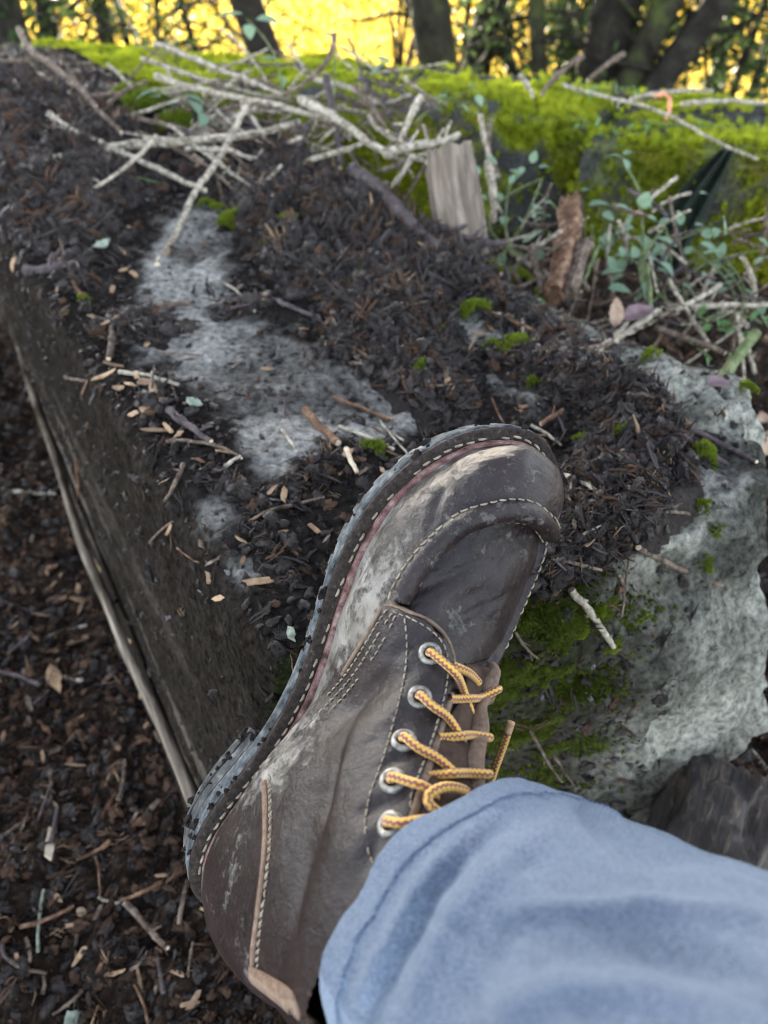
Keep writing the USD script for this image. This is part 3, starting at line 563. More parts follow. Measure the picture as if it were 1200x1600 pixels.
# gap with the tongue between the two facings
GAP = [(712, 1060), (735, 1040), (775, 1035), (768, 1070), (752, 1110), (742, 1150), (741, 1195), (748, 1240), (748, 1300), (640, 1300), (652, 1250), (668, 1200), (690, 1130), (704, 1085)]
gap = in_px_polygon(BV, GAP) & facing
disp -= np.where(gap, .0035, 0)
# toe plug, a little lower than the vamp round it
PLUG = [(622, 942), (640, 905), (660, 878), (690, 845), (720, 822), (760, 806), (800, 801), (838, 808), (858, 830), (862, 860), (845, 900), (825, 940), (800, 1000), (775, 1040), (712, 1040), (700, 1000), (660, 965)]
plug = in_px_polygon(BV, PLUG) & facing
disp -= np.where(plug, .0036, 0)
u_ = px(boot_world(BV))
def blob(u, v, su, sv, ang=0):
    c, s = math.cos(math.radians(ang)), math.sin(math.radians(ang)); a, b = u_[:, 0] - u, u_[:, 1] - v
    return np.exp(-((a * c + b * s) / su) ** 2 - ((-a * s + b * c) / sv) ** 2) * facing
disp -= .0035 * blob(838, 842, 30, 22, 20) + .002 * blob(800, 850, 45, 28, 0)           # hollow behind the toe seam
disp += -.0030 * blob(560, 1110, 20, 85, 50) + .0022 * blob(610, 1120, 24, 70, 40)       # creases across the quarter
disp += -.0028 * blob(490, 1290, 26, 150, 12) + .0022 * blob(560, 1270, 30, 120, 20) - .002 * blob(585, 1330, 14, 60, 25)
disp += -.0020 * blob(655, 1000, 10, 60, 60) - .0022 * blob(580, 1075, 9, 70, 42) - .0018 * blob(520, 1230, 8, 90, 15) + .0016 * blob(545, 1200, 14, 90, 18) - .0016 * blob(470, 1400, 10, 80, 10) - .0016 * blob(640, 1180, 8, 40, 60) - .0015 * blob(600, 1260, 9, 45, 60)
disp += -.0018 * blob(610, 880, 26, 60, 35) + .0012 * blob(560, 930, 18, 60, 20)
disp += -.0016 * blob(735, 930, 40, 30, 60)
disp += np.where(plug, (fbm(BV * 60, 3, 14) - .5) * .0030, 0) - .0016 * blob(700, 900, 9, 70, 70) - .0013 * blob(745, 960, 8, 60, 62) + .0012 * blob(720, 925, 12, 60, 66) - .0012 * blob(560, 900, 8, 70, 36) - .0012 * blob(690, 770, 8, 60, 20)
disp += (fbm(BV * 45, 3, 4) - .5) * .0024 + (fbm(BV * 150, 3, 9) - .5) * .0012
# smooth only lightly so that the leather edges keep about one millimetre of thickness
D2 = disp.reshape(len(S_), NT); D2 = (np.roll(D2, 1, 1) + 2 * D2 + np.roll(D2, -1, 1)) / 4; D2[1:-1] = (D2[:-2] + 2 * D2[1:-1] + D2[2:]) / 4
BV2 = BV + BN * D2.reshape(-1)[:, None]
# dried mud
mud = .30 * fbm(BV * 30, 4, 3) + .02
low = BV[:, 2] - Z_WELT(np.clip(BV[:, 0], 0, .312))
mud += .46 * sstep(.03, .0, low) * sstep(.08, .14, BV[:, 0]) * (1 - .72 * sstep(.17, .235, BV[:, 0])) + .15 * sstep(.02, .0, low)
mud += .42 * blob(468, 1160, 34, 75, 38) + .35 * blob(440, 1230, 22, 40, 20) + .30 * blob(560, 960, 28, 80, 25) + .25 * blob(630, 870, 30, 50, 40) + .2 * blob(810, 860, 24, 30) + .25 * blob(702, 950, 12, 18)
mud += .30 * blob(800, 855, 50, 30, 10) * sstep(.4, .6, fbm(BV * 90, 3, 12)) + .2 * sstep(.55, .7, fbm(BV * 22, 4, 13))
mud += .12 * blob(540, 1040, 40, 130, 28) + .16 * blob(600, 900, 50, 90, 30)
mud += .16 * blob(700, 780, 120, 60, -30) + .22 * blob(380, 1290, 22, 60, 20) + .14 * blob(740, 980, 30, 60)
mud -= .22 * blob(560, 1330, 110, 160, 0) + .1 * blob(610, 1150, 60, 100, 20)
mud = np.clip(mud * 1.22 + .02, 0, 1)

base_cast = Caster(boot_world(BV2), BF)
boot = thing('boot', 'muddy dark brown leather lace-up work boot resting its sole against the wall corner', 'boot', OB)
def bpart(name, m, mat, smooth=35, **k):
    v, f = m
    return obj(name, (boot_world(v) - OB, f), mat, boot if 'parent' not in k else k.pop('parent'), smooth=smooth, **k)
upper = bpart('upper', (BV2[_k], _m[BF]), MAT['leather'], True, pv={'mud': mud[_k]})
# sole unit
def zc(P, f, d=0): return np.c_[P, f(np.clip(P[:, 0], 0, .312)) + d]
o0, o1, o2 = inset(.0025), inset(0.0), inset(.0012)
lug = np.where((np.arange(500) % 13) < 8, 0.0, .0028) * sstep(.13, .16, OUT[:, 0])
r0 = zc(o0, Z_SOLE); r1 = zc(o1, Z_SOLE, .0015); r1[:, 2] += lug; r0[:, 2] += lug * .7
r1[:, :2] -= (lug > .001)[:, None] * (OUT - o0) * .5
wob = (fbm(np.c_[OUT * 90, np.zeros(500)], 3, 2) - .5) * .0022
r2 = zc(o1, Z_SOLE, .0048); r2[:, :2] += (OUT - o0) / .0025 * wob[:, None]
r3 = zc(o1, Z_WELT, -.0068); r3[:, :2] += (OUT - o0) / .0025 * np.roll(wob, 40)[:, None] * .6
r4 = zc(o2, Z_WELT, -.0055)
bpart('outsole', ring_solid([r0, r1, r2, r3, r4]), MAT['sole'], 40)
wl0, wl1 = inset(.0022), inset(.0115)
bpart('welt', ring_solid([zc(inset(.003), Z_WELT, -.0053), zc(inset(.0010), Z_WELT, -.0045), zc(inset(.0008), Z_WELT, -.0012), zc(wl0, Z_WELT), zc(inset(.006), Z_WELT, .0003), zc(wl1, Z_WELT, .0006)]), MAT['welt'], 40)
hx = OUT[:, 0] < .0865
ho = OUT[hx]; ho = ho[np.argsort(np.arctan2(ho[:, 1], .05 - ho[:, 0]))]
hp = Polygon(np.roll(OUT, 250, 0)).intersection(Polygon([(-1, -1), (.0865, -1), (.0865, 1), (-1, 1)])).buffer(-.0004).simplify(1e-5)
he = resample(np.array(hp.exterior.coords), n=260, smooth=False)[:-1]
if Polygon(he).exterior.is_ccw: he = he[::-1]
def hring(grow, z, w=0.0):
    c = he.mean(0); d = he - c; L = np.linalg.norm(d, axis=1)[:, None]
    return np.c_[he + d / L * (grow + w * (fbm(np.c_[he * 120, np.full(len(he), z * 300)], 3, 5) - .5)[:, None]), np.full(len(he), z)]
bpart('heel', ring_solid([hring(-.0025, 0), hring(.0003, .0012, .002), hring(.0012, .006, .003), hring(.0008, .0085, .002)]), MAT['heel'], 45)
bpart('heel_lift', ring_solid([hring(-.0004, .0088), hring(.0004, .010, .001), hring(-.0002, .0185, .001)]), MAT['heel'], 45)
_r = np.random.default_rng(77); _ms = []                                  # crumbs of earth caked on the sole's edge and heel
for k in range(170):
    if k < 80: c = hring(.0012, _r.uniform(.001, .017))[_r.integers(0, len(he))]
    else: j = _r.integers(0, 500); c = np.r_[OUT[j], _r.uniform(Z_SOLE(OUT[j, 0]) + .001, Z_WELT(OUT[j, 0]) - .002)]
    g = trimesh.creation.icosphere(1); v = g.vertices * (.5 + .8 * _r.random(len(g.vertices)))[:, None] * [1.3, 1, .8] * (.0007 + .0030 * _r.random() ** 2.5); _ms.append((v + c, np.array(g.faces)))
bpart('caked_earth', cat_meshes(_ms), MAT['soil'], False, kind='stuff')
def closed_curve(d, f, dz):
    P = zc(inset(d), f, dz); return np.vstack([P, P[:1]])
rc = closed_curve(.0102, Z_WELT, .0024); rc[:, :2] += (fbm(rc * 60, 2, 7)[:, None] - .5) * .0012
bpart('rand', tube(rc, .0029, 10, caps=False), MAT['rand'], True)
def stitches(P, N, length, gap, r, lift=.0002, jitter=.12, skip=0.03):
    t = np.r_[0, np.cumsum(np.linalg.norm(np.diff(P, axis=0), axis=1))]; out = []; s = 0.0
    at_ = lambda A, x: np.array([np.interp(x, t, A[:, k]) for k in range(3)])
    while s + length < t[-1]:
        if rng.random() > skip:
            q = np.linspace(s, s + length, 4); c = np.array([at_(P, x) for x in q]); n = np.array([at_(N, x) for x in q])
            b = np.cross(c[-1] - c[0], n[0]); b /= np.linalg.norm(b) + 1e-12
            c = c + n * (lift + r * np.array([-.5, .5, .5, -.5]))[:, None] + b * (rng.normal(0, jitter) * r) + np.outer(np.linspace(-1, 1, 4), b) * r * .25
            out.append(tube(c, r * np.array([.8, 1.05, 1.05, .8]), 6))
        s += length + gap
    return cat_meshes(out)
wc = resample(closed_curve(.0062, Z_WELT, .0004), step=.001)
bpart('welt_stitching', stitches(wc, np.tile([0, 0, 1.0], (len(wc), 1)), .0042, .0024, .00075, jitter=.4, skip=.1), MAT['thread'], True, kind='stuff')
# toe seam roll with its two rows of stitches
RIDGE = [(624, 942), (640, 905), (660, 876), (688, 845), (720, 820), (760, 804), (800, 798), (838, 806), (858, 828), (864, 858)]
P, N = on_boot(RIDGE)
wv = 1 + .12 * (fbm(P * 260, 2, 1) - .5)
rr = .0057 * wv * np.interp(np.linspace(0, 1, len(P)), [0, .05, .8, .95, 1], [.75, .95, 1, .8, .25])
tsv, tsf = tube(P + N * .0010, rr, 14, squash=1.0, normals=N)
bpart('toe_seam', (tsv, tsf), MAT['leather'], True, pv={'mud': np.clip(.16 + .5 * fbm(tsv * 90, 3, 6), 0, 1)})
def shifted(P, N, d):
    T = np.gradient(P, axis=0); T /= np.linalg.norm(T, axis=1)[:, None]; return P + np.cross(T, N) * d
for d in (-.0058, .0056):
    bpart('seam_stitching', stitches(shifted(P, N, d), N, .0036, .0014, .00055, lift=.0002), MAT['thread'], True, kind='stuff')
P, N = on_boot([(855, 842), (842, 895), (826, 935), (806, 985), (790, 1020), (780, 1036)])
bpart('seam_stitching', stitches(P, N, .0036, .0014, .0005, lift=.0001), MAT['thread'], True, kind='stuff')
# quarter edge, facing stitches
P, N = on_boot(Q_EDGE[1:10])
bpart('quarter_edge', tube(P + N * .0002, .0011, 8, normals=N), MAT['suede'], True)
P, N = on_boot([(704, 1085), (690, 1130), (668, 1200), (652, 1250), (640, 1290)])
bpart('facing_edge', tube(P + N * .0002, .0018, 8, normals=N), MAT['suede'], True)
def row(uv, length=.0026, gap=.0011, r=.0004, lift=.0002, skip=.04):
    P, N = on_boot(uv, .0008)
    return stitches(P, N, length, gap, r, lift, skip=skip)
rows = [row([(700, 1040), (697, 1015), (684, 994), (660, 976), (632, 962), (606, 953)]),
        row([(605, 952), (570, 1008), (542, 1052), (505, 1092)]), row([(613, 958), (577, 1016), (548, 1060), (510, 1102), (470, 1145)]),
        row([(632, 966), (636, 1000), (634, 1045), (625, 1090), (612, 1140), (597, 1190), (582, 1230), (573, 1265), (571, 1300), (575, 1330), (584, 1350)]),
        row([(618, 962), (600, 1000), (575, 1040), (540, 1085), (520, 1108)], skip=.15),
        row([(700, 1040), (697, 1075), (690, 1105), (680, 1140), (666, 1180), (652, 1215), (642, 1245), (643, 1275)])]
bpart('facing_stitching', cat_meshes(rows), MAT['thread'], True, kind='stuff')
# heel counter seam and back strip
P, N = on_boot([(414, 1222), (415, 1250), (416, 1300), (412, 1360), (406, 1410), (400, 1460), (396, 1500), (398, 1520)])
bpart('counter_edge', tube(P + N * .0004, .0016, 8, squash=.8, normals=N), MAT['suede'], True)
bpart('counter_stitching', cat_meshes([stitches(shifted(P, N, s), N, .0024, .0011, .0004, .0002) for s in (-.003, -.0042)] if True else []), MAT['thread'], True, kind='stuff')
P, N = on_boot([(399, 1522), (415, 1533), (438, 1548), (460, 1566), (482, 1590), (492, 1610), (500, 1640)])
bpart('back_strip', tube(P + N * .0010, .0042, 12, squash=.5, normals=N), MAT['suede'], True)
# tongue, outer facing flap
P, N = on_boot([(742, 1042), (738, 1080), (728, 1120), (716, 1160), (704, 1200), (694, 1240), (686, 1290)])
bpart('tongue', tube(P + N * .0002, np.linspace(.008, .012, len(P)), 16, squash=.22, normals=N), MAT['tongue'], True)
FL_ = [(766, 1040), (757, 1054), (747, 1080), (738, 1110), (730, 1142), (726, 1172), (727, 1202), (732, 1242)]
P, N = on_boot(FL_)
hgt = .0012 + .0042 * np.sin(np.linspace(.25, 2.6, len(P)))
bpart('outer_facing', tube(P + N * hgt[:, None], np.interp(np.linspace(0, 1, len(P)), [0, .05, .5, 1], [.003, .0046, .0046, .004]), 12, squash=.6, normals=np.cross(np.gradient(P, axis=0), N)), MAT['suede'], True)
# eyelets
EYES = [(672, 1021), (656, 1089), (631, 1156), (613, 1219), (609, 1287)]
eye_c = []
for e in EYES:
    P, N = base_cast([e, (e[0] + 8, e[1]), (e[0] - 8, e[1]), (e[0], e[1] + 8), (e[0], e[1] - 8)])
    c = boot_local(P[0:1])[0]; n = (np.nanmean(N, 0)) @ RB; n /= np.linalg.norm(n); eye_c.append((c, n))
    a = np.cross(n, [1, 0, 0]); a /= np.linalg.norm(a); b = np.cross(n, a)
    prof = [(.0026, -.0010), (.0027, .0006), (.0032, .0012), (.0040, .0014), (.0048, .0010), (.0053, .0003), (.0054, -.0006)]
    g = np.linspace(0, 2 * np.pi, 33)[:-1]
    V = np.vstack([c + (n * z) + r * (np.cos(g)[:, None] * a + np.sin(g)[:, None] * b) for r, z in prof]); F_ = grid_faces(len(prof), 32, wrap=True)
    ring = bpart('eyelet', (V, F_), MAT['brass'], True)
    V = np.vstack([c + n * .0003 + .0028 * (np.cos(g)[:, None] * a + np.sin(g)[:, None] * b), c + n * .0003])
    bpart('eyelet_hole', (V, np.c_[np.arange(32), (np.arange(32) + 1) % 32, np.full(32, 32)]), MAT['black'], False, parent=ring)
# laces: tubes with a woven two-colour pattern, laid over the gap
def lace(P, name='lace', r=.00205, label=None):
    P = resample(P, step=.0009); n = len(P); sides = 14
    V, F_ = tube(P, np.r_[r * .8, np.full(n - 2, r), r * .8], sides + 1, caps=False, squash=.86)
    T, Nn, B = frames(P); a = np.linspace(0, 2 * np.pi, sides + 1)
    V = (P[:, None] + r * (.88 * np.cos(a)[None, :, None] * Nn[:, None] + np.sin(a)[None, :, None] * B[:, None])).reshape(-1, 3)
    F_ = grid_faces(n, sides + 1)
    t = np.r_[0, np.cumsum(np.linalg.norm(np.diff(P, axis=0), axis=1))]
    uv = np.stack([np.repeat(t[:, None] / .0021, sides + 1, 1), np.repeat(np.linspace(0, 2, sides + 1)[None], n, 0)], -1).reshape(-1, 2)
    return bpart(name, (V, F_), MAT['lace'], True, uv=uv)
def over(uv, lifts):
    """A lace path through photograph pixels, lifted off the boot by the given heights (one per point)."""
    P, N = base_cast(uv); D = (P - CAM) @ RC[:, 2]
    for i in range(len(D)):
        if np.isnan(D[i]): D[i] = D[i - 1]
    P = np.array([atd(u, v, q) for (u, v), q in zip(uv, D)]); d = CAM - P; d /= np.linalg.norm(d, axis=1)[:, None]
    return boot_local(P + d * np.asarray(lifts)[:, None])
L1 = lambda k, uv, lf: lace(np.vstack([eye_c[k][0] + eye_c[k][1] * -.001, eye_c[k][0] + eye_c[k][1] * .0022, over(uv, lf)]))
L1(0, [(690, 1032), (708, 1048), (722, 1072), (730, 1095), (738, 1126)], [.0052, .0058, .005, .002, -.005])
L1(1, [(675, 1102), (695, 1116), (712, 1138), (722, 1158), (733, 1190)], [.0052, .0058, .005, .002, -.005])
L1(2, [(652, 1167), (676, 1180), (698, 1196), (714, 1212), (732, 1234)], [.0052, .0058, .005, .002, -.005])
L1(3, [(636, 1220), (656, 1226), (672, 1234), (690, 1244)], [.0062, .0066, .006, .004])
L1(4, [(626, 1286), (645, 1283), (665, 1280), (690, 1278)], [.006, .0062, .006, .005])
lace(over([(707, 1040), (722, 1046), (738, 1056), (748, 1068)], [.001, .003, .004, .004]))
lace(over([(700, 1090), (718, 1092), (738, 1091), (756, 1088), (769, 1082), (776, 1079)], [.0005, .003, .008, .0125, .0105, .002]))
lace(over([(682, 1152), (700, 1152), (720, 1150), (740, 1149), (754, 1151), (761, 1152)], [.0005, .003, .008, .0125, .0105, .002]))
lace(over([(664, 1212), (684, 1211), (705, 1209), (730, 1208), (752, 1209), (760, 1210)], [.0005, .003, .008, .0125, .0105, .002]))
lace(over([(700, 1268), (676, 1262), (668, 1248), (678, 1236), (696, 1230), (716, 1232), (730, 1240), (738, 1262)], [.006, .011, .013, .0135, .013, .012, .011, .009]))
lp = np.array([atd(764, 1232, .352), atd(774, 1200, .349), atd(785, 1170, .347), atd(793, 1146, .345), atd(799, 1128, .344)])
lace(boot_local(np.vstack([atd(752, 1262, .355), lp[:4]])))
bpart('lace_tip', tube(resample(boot_local(lp[3:]), step=.001), .0020, 10), MAT['aglet'], True)

# ------------------------------------------------------------------ the trouser leg
TP = np.array([0.05108441, 0.18562532, 0.30594824, 0.52869281, 0.03582105, -0.89391974, 0.08712276, 0.06846361, -2.87585186, 1.24387926])
TSC = 0.89                                          # the leg stands this much nearer than the first estimate
def trouser_mesh():
    c0 = TP[:3]; m = TP[3:6] / np.linalg.norm(TP[3:6]); e1 = np.array([math.cos(TP[8]), math.sin(TP[8]), 0]); e1 -= m * (e1 @ m); e1 /= np.linalg.norm(e1); e2 = np.cross(m, e1)
    ns, na = 260, 520
    s = np.r_[np.linspace(0, .16, 200), np.linspace(.16, .46, 61)[1:]]; a = np.linspace(0, 2 * np.pi, na, endpoint=False)
    S, A = np.meshgrid(s, a, indexing='ij'); k = 1 + TP[9] * np.minimum(S, .17) + .25 * np.maximum(S - .17, 0)
    bend = np.maximum(S - .12, 0) ** 2
    P = c0 + m * S[..., None] + (k * TP[6] * np.cos(A))[..., None] * e1 + (k * TP[7] * np.sin(A))[..., None] * e2
    P += bend[..., None] * np.array([.9, .5, 0])
    P = P * TSC
    rad = P - (c0 + m * S[..., None]) * TSC; R_ = np.linalg.norm(rad, axis=-1, keepdims=True); rad /= R_
    U = np.stack([600 + FPX * P[..., 0] / np.maximum(P[..., 2], .05), 800 + FPX * P[..., 1] / np.maximum(P[..., 2], .05)], -1)
    def line(pts, w, dep, skew=0):
        pts = resample(np.array(pts, float), step=8); d, j = cKDTree(pts).query(U.reshape(-1, 2)); tt = np.linspace(0, 1, len(pts))[j]
        return (dep * np.exp(-(d / w) ** 2) * np.sin(np.clip(tt, 0, 1) * np.pi * .96 + .06) ** .6).reshape(S.shape)
    front = (rad * (-P / np.linalg.norm(P, axis=-1, keepdims=True))).sum(-1) > -.25
    h = np.zeros_like(S)
    h -= line([(575, 1600), (590, 1545), (620, 1480), (660, 1410), (700, 1355), (745, 1310), (800, 1262)], 15, .0042)
    h += line([(548, 1600), (565, 1540), (600, 1470), (640, 1400), (690, 1340), (740, 1295), (790, 1250)], 14, .0022)
    h += line([(620, 1600), (650, 1530), (690, 1450), (740, 1385), (800, 1330), (870, 1280), (905, 1240)], 20, .0022)
    h -= line([(720, 1600), (740, 1520), (790, 1450), (860, 1420), (960, 1440)], 40, .0034)
    h += line([(770, 1420), (860, 1405), (960, 1402), (1080, 1410), (1200, 1420)], 16, .0034)
    h -= line([(820, 1500), (900, 1470), (1000, 1470), (1100, 1490), (1200, 1520)], 36, .0060)
    h += line([(760, 1590), (860, 1545), (980, 1540), (1100, 1570)], 34, .0040)
    h -= line([(905, 1250), (960, 1300), (1000, 1325), (1060, 1330), (1130, 1345)], 18, .0026)
    h += line([(910, 1234), (950, 1262), (985, 1288), (1010, 1296)], 8, .0022)
    h = h * front * 1.1
    q = np.stack([S * 14, np.cos(A) * 1.6, np.sin(A) * 1.6], -1)
    h += (fbm(q, 3, 8) - .5) * .006 + (fbm(q * 4, 3, 2) - .5) * .0016 + (np.abs(fbm(q * np.array([.5, 2.2, 2.2]) + 3, 3, 19) - .5) ** .7 - .2) * .006 * sstep(.02, .06, S)
    # folded hem: a slight step about 16 mm from the edge, a rolled lip at the edge
    h -= .0012 * np.exp(-((S - .0165) / .0012) ** 2) + .0014 * sstep(.0165, .019, S)
    h += .0011 * (fbm(np.stack([np.cos(A) * 22, np.sin(A) * 22, S * 20], -1), 2, 31) - .5) * np.exp(-((S - .014) / .012) ** 2) * 2
    h += .0012 * np.sin(A * 9 + 1) * np.exp(-S / .012) + .0016 * np.sin(A * 4 + .5) * np.exp(-S / .03)
    P = (P + rad * h[..., None])
    # thickness: an inner layer turned back into the leg
    lip = [P[0] - rad[0] * .0012 - m * .0009, P[0] - rad[0] * .0026, P[0] - rad[0] * .003 + m * .02, P[0] - rad[0] * .006 + m * .08]
    allP = np.concatenate([np.array(lip[::-1]), P], 0)
    return allP @ RC.T + CAM, na, (P, rad, S, A, m)
tv, na, tinfo = trouser_mesh()
tl = thing('trouser_leg', 'faded blue trouser leg with a stitched hem hanging over the boot top', 'trousers', tv.reshape(-1, 3).mean(0))
tO = tv.reshape(-1, 3).mean(0)
TF = grid_faces(len(tv), na, wrap=True); TVf = tv.reshape(-1, 3)
obj('cloth', (TVf - tO, TF), MAT['denim'], tl, smooth=True)
Pw, rw, _, _, _ = tinfo
i = int(np.argmin(np.abs(np.linspace(0, .16, 200) - .0155)))
C_ = Pw[i] @ RC.T + CAM; Nn = rw[i] @ RC.T; C_ = np.vstack([C_, C_[:1]]); Nn = np.vstack([Nn, Nn[:1]])
v_, f_ = stitches(C_, Nn, .0020, .0008, .00022, .0001); obj('hem_stitching', (v_ - tO, f_), MAT['hem_thread'], tl, smooth=True, kind='stuff')
# ------------------------------------------------------------------ litter: instanced fragments that nobody could count
def crumpled(seed, L=1.0, W=.6, amp=.22):
    r = np.random.default_rng(seed); x, y = np.meshgrid(np.linspace(-.5, .5, 4), np.linspace(-.5, .5, 3), indexing='ij')
    P = np.stack([x * L * (1 - .2 * r.random(x.shape)), y * W * (1 - .5 * np.abs(x)) + r.normal(0, .05, x.shape), r.normal(0, amp * .5, x.shape)], -1).reshape(-1, 3)
    F = grid_faces(4, 3); P2 = P + [0, 0, -.09] + r.normal(0, .02, P.shape)
    return np.vstack([P, P2]), np.vstack([F, F[:, ::-1] + 12, _rim(4, 3, 12)])
def _rim(n, m, off):
    idx = [i * m for i in range(n)] + [(n - 1) * m + j for j in range(1, m)] + [i * m + m - 1 for i in range(n - 2, -1, -1)] + [j for j in range(m - 2, 0, -1)]
    a = np.array(idx); b = np.roll(a, -1); return np.vstack([np.c_[a, b, a + off], np.c_[b, b + off, a + off]])
def sliver(seed, r0=.09, sides=4, bend=.15):
    r = np.random.default_rng(seed); P = np.c_[np.linspace(-.5, .5, 4), r.normal(0, bend * .5, 4), r.normal(0, bend * .4, 4)]
    return tube(P, r0 * np.array([.35, 1, .85, .3]) * (1 + .3 * r.random(4)), sides, squash=.6)
def clod(seed):
    m = trimesh.creation.icosphere(1); g = np.random.default_rng(seed); v = m.vertices * .38; v = v * (.55 + .9 * g.random(len(v)))[:, None] * [1.25, .8, .6]
    return np.array(v), np.array(m.faces)
def shred(seed):
    r = np.random.default_rng(seed); ms = []
    for _ in range(6):
        a = r.normal(0, .45); d = np.array([math.cos(a), math.sin(a), r.normal(0, .15)]); c = r.normal(0, .13, 3) * [1, 1, .5]; L = r.uniform(.5, 1.1)
        P = c + np.outer(np.linspace(-.5, .5, 4) * L, d) + r.normal(0, .035, (4, 3)); ms.append(tube(P, r.uniform(.018, .045) * np.array([.4, 1, .9, .3]), 3))
    return cat_meshes(ms)
def matted(seed):
    r = np.random.default_rng(seed); ms = [tuple(clod(seed + 40))]
    for k in range(16):
        d = r.normal(size=3); d /= np.linalg.norm(d); d *= [1.2, .8, .55]; v, f = (crumpled(seed * 31 + k, .5, .28, .2) if k % 3 == 0 else sliver(seed * 17 + k, .07))
        q = Rot.random(random_state=int(r.integers(1e6))).as_matrix(); ms.append((v * r.uniform(.3, .7) @ q.T + d * .42 * r.uniform(.6, 1.1), f))
    return cat_meshes(ms)
protos = [(crumpled(1), 'frag_dark'), (crumpled(2, 1, .45, .3), 'frag_dark'), (crumpled(3, 1, .8, .3), 'frag_brown'), (sliver(4, .07), 'frag_dark'), (sliver(5, .05), 'frag_brown'), (sliver(6, .10), 'frag_dark'), (clod(7), 'frag_dark'), (clod(8), 'frag_brown'), (crumpled(9, 1, .5), 'frag_grey'), (sliver(10, .04), 'frag_tan'), (crumpled(11, 1, .4, .15), 'frag_tan'), (clod(12), 'frag_dark'), (matted(13), 'frag_dark'), (matted(14), 'frag_dark'), (shred(15), 'frag_dark'), (shred(16), 'frag_brown'), (shred(17), 'frag_tan'), (matted(18), 'frag_brown')]
PSCALE = np.array([.75, .8, .7, 1.4, 1.8, 1.2, 1.0, 1.0, .8, 1.8, .8, .9, 1.25, 1.1, 1.9, 1.9, 1.9, 1.15])
def scatter(name, P, N, size, which, label, cat, seed, flat=.6):
    r = np.random.default_rng(seed); size = size * PSCALE[which]
    pi = UsdGeom.PointInstancer.Define(stage, path_for(name)); tag(pi.GetPrim(), label, cat, None, 'stuff')
    tg = []
    for k, (m, mt) in enumerate(protos):
        q = obj('fragment', m, MAT[mt], pi.GetPrim(), smooth=50); tg.append(q.GetPath())
    pi.CreatePrototypesRel().SetTargets(tg)
    n = len(P); Z = N + r.normal(0, flat, (n, 3)); Z /= np.linalg.norm(Z, axis=1)[:, None]
    X = np.cross(Z, r.normal(size=(n, 3))); X /= np.linalg.norm(X, axis=1)[:, None]; Y = np.cross(Z, X)
    q = Rot.from_matrix(np.stack([X, Y, Z], -1)).as_quat()
    pi.CreatePositionsAttr(Vt.Vec3fArray.FromNumpy((P + N * (size[:, None] * .12)).astype(np.float32)))
    pi.CreateOrientationsAttr(Vt.QuathArray([Gf.Quath(float(a[3]), float(a[0]), float(a[1]), float(a[2])) for a in q]))
    pi.CreateScalesAttr(Vt.Vec3fArray.FromNumpy(np.repeat(size[:, None], 3, 1).astype(np.float32)))
    pi.CreateProtoIndicesAttr(Vt.IntArray.FromNumpy(which.astype(np.int32)))
def on_mesh(V, F, n, weight, seed):
    """n random points on a mesh, denser where the weight of a face is higher: (points, normals)."""
    r = np.random.default_rng(seed); a, b, c = V[F[:, 0]], V[F[:, 1]], V[F[:, 2]]; fn = np.cross(b - a, c - a); A = np.linalg.norm(fn, axis=1)
    p = A * weight; k = r.choice(len(F), n, p=p / p.sum()); u = r.random((n, 2)); fl = u.sum(1) > 1; u[fl] = 1 - u[fl]
    return a[k] + u[:, :1] * (b - a)[k] + u[:, 1:] * (c - a)[k], fn[k] / np.maximum(A[k, None], 1e-12)
def wh(n, seed, w): return np.random.default_rng(seed).choice(len(protos), n, p=np.array(w) / np.sum(w))
W_DARK = [3.5, 4, .6, 4, 1.2, 4, 7, 1, 1.2, .3, .12, 7, 4, 4, 8, 2.6, .3, .8]
W_GROUND = [2, 2, 2.2, 2, 3, 2, 5, 7, .5, .8, .25, 5, 4, 4, 4, 7, .9, 7]
fc = SV[SF].mean(1); hf = H[SF].mean(1); fu = px(fc); inview = ((fu[:, 0] > -60) & (fu[:, 0] < 1260) & (fu[:, 1] > 20) & (fu[:, 1] < 1300)).astype(float)
dist2 = 1 / (np.linalg.norm(fc - CAM, axis=1) ** 1.4)
n1 = 52000
r_ = np.random.default_rng(72); P, N = on_mesh(SV, SF, n1, (sstep(-.003, .012, hf) + .02) * inview * dist2, 71)
r_ = np.random.default_rng(72); dd = np.linalg.norm(P - CAM, axis=1)
scatter('bark_mulch', P, N, (.0023 + .0135 * r_.random(n1) ** 3.4) * np.clip(dd / .55, .8, 1.8), wh(n1, 73, W_DARK), 'shredded black bark mulch heaped on top of the low wall', 'mulch', 74)
fc = GV[GF].mean(1); fu = px(fc); cz = (fc - CAM) @ RC[:, 2]
out_ = np.maximum(np.maximum(-fu[:, 0], fu[:, 0] - 1200), np.maximum(150 - fu[:, 1], fu[:, 1] - 1620)).clip(0, 4000); inview = np.exp(-(out_ / 420) ** 2) * ((cz > .12) & (fc[:, 1] < 1.9) & (fc[:, 1] > -.35))
s_, t_ = wall_st(fc); inview *= ((t_ < .02) | (t_ > .5) | (s_ < .02))
n2 = 70000
P, N = on_mesh(GV, GF, n2, inview / np.maximum(np.linalg.norm(fc - CAM, axis=1), .2) ** 1.2, 75); N[N[:, 2] < 0] *= -1
scatter('ground_mulch', P, N, .0025 + .0155 * r_.random(n2) ** 3.4, wh(n2, 76, W_GROUND), 'dark brown wood mulch covering the ground beside the wall', 'mulch', 77)
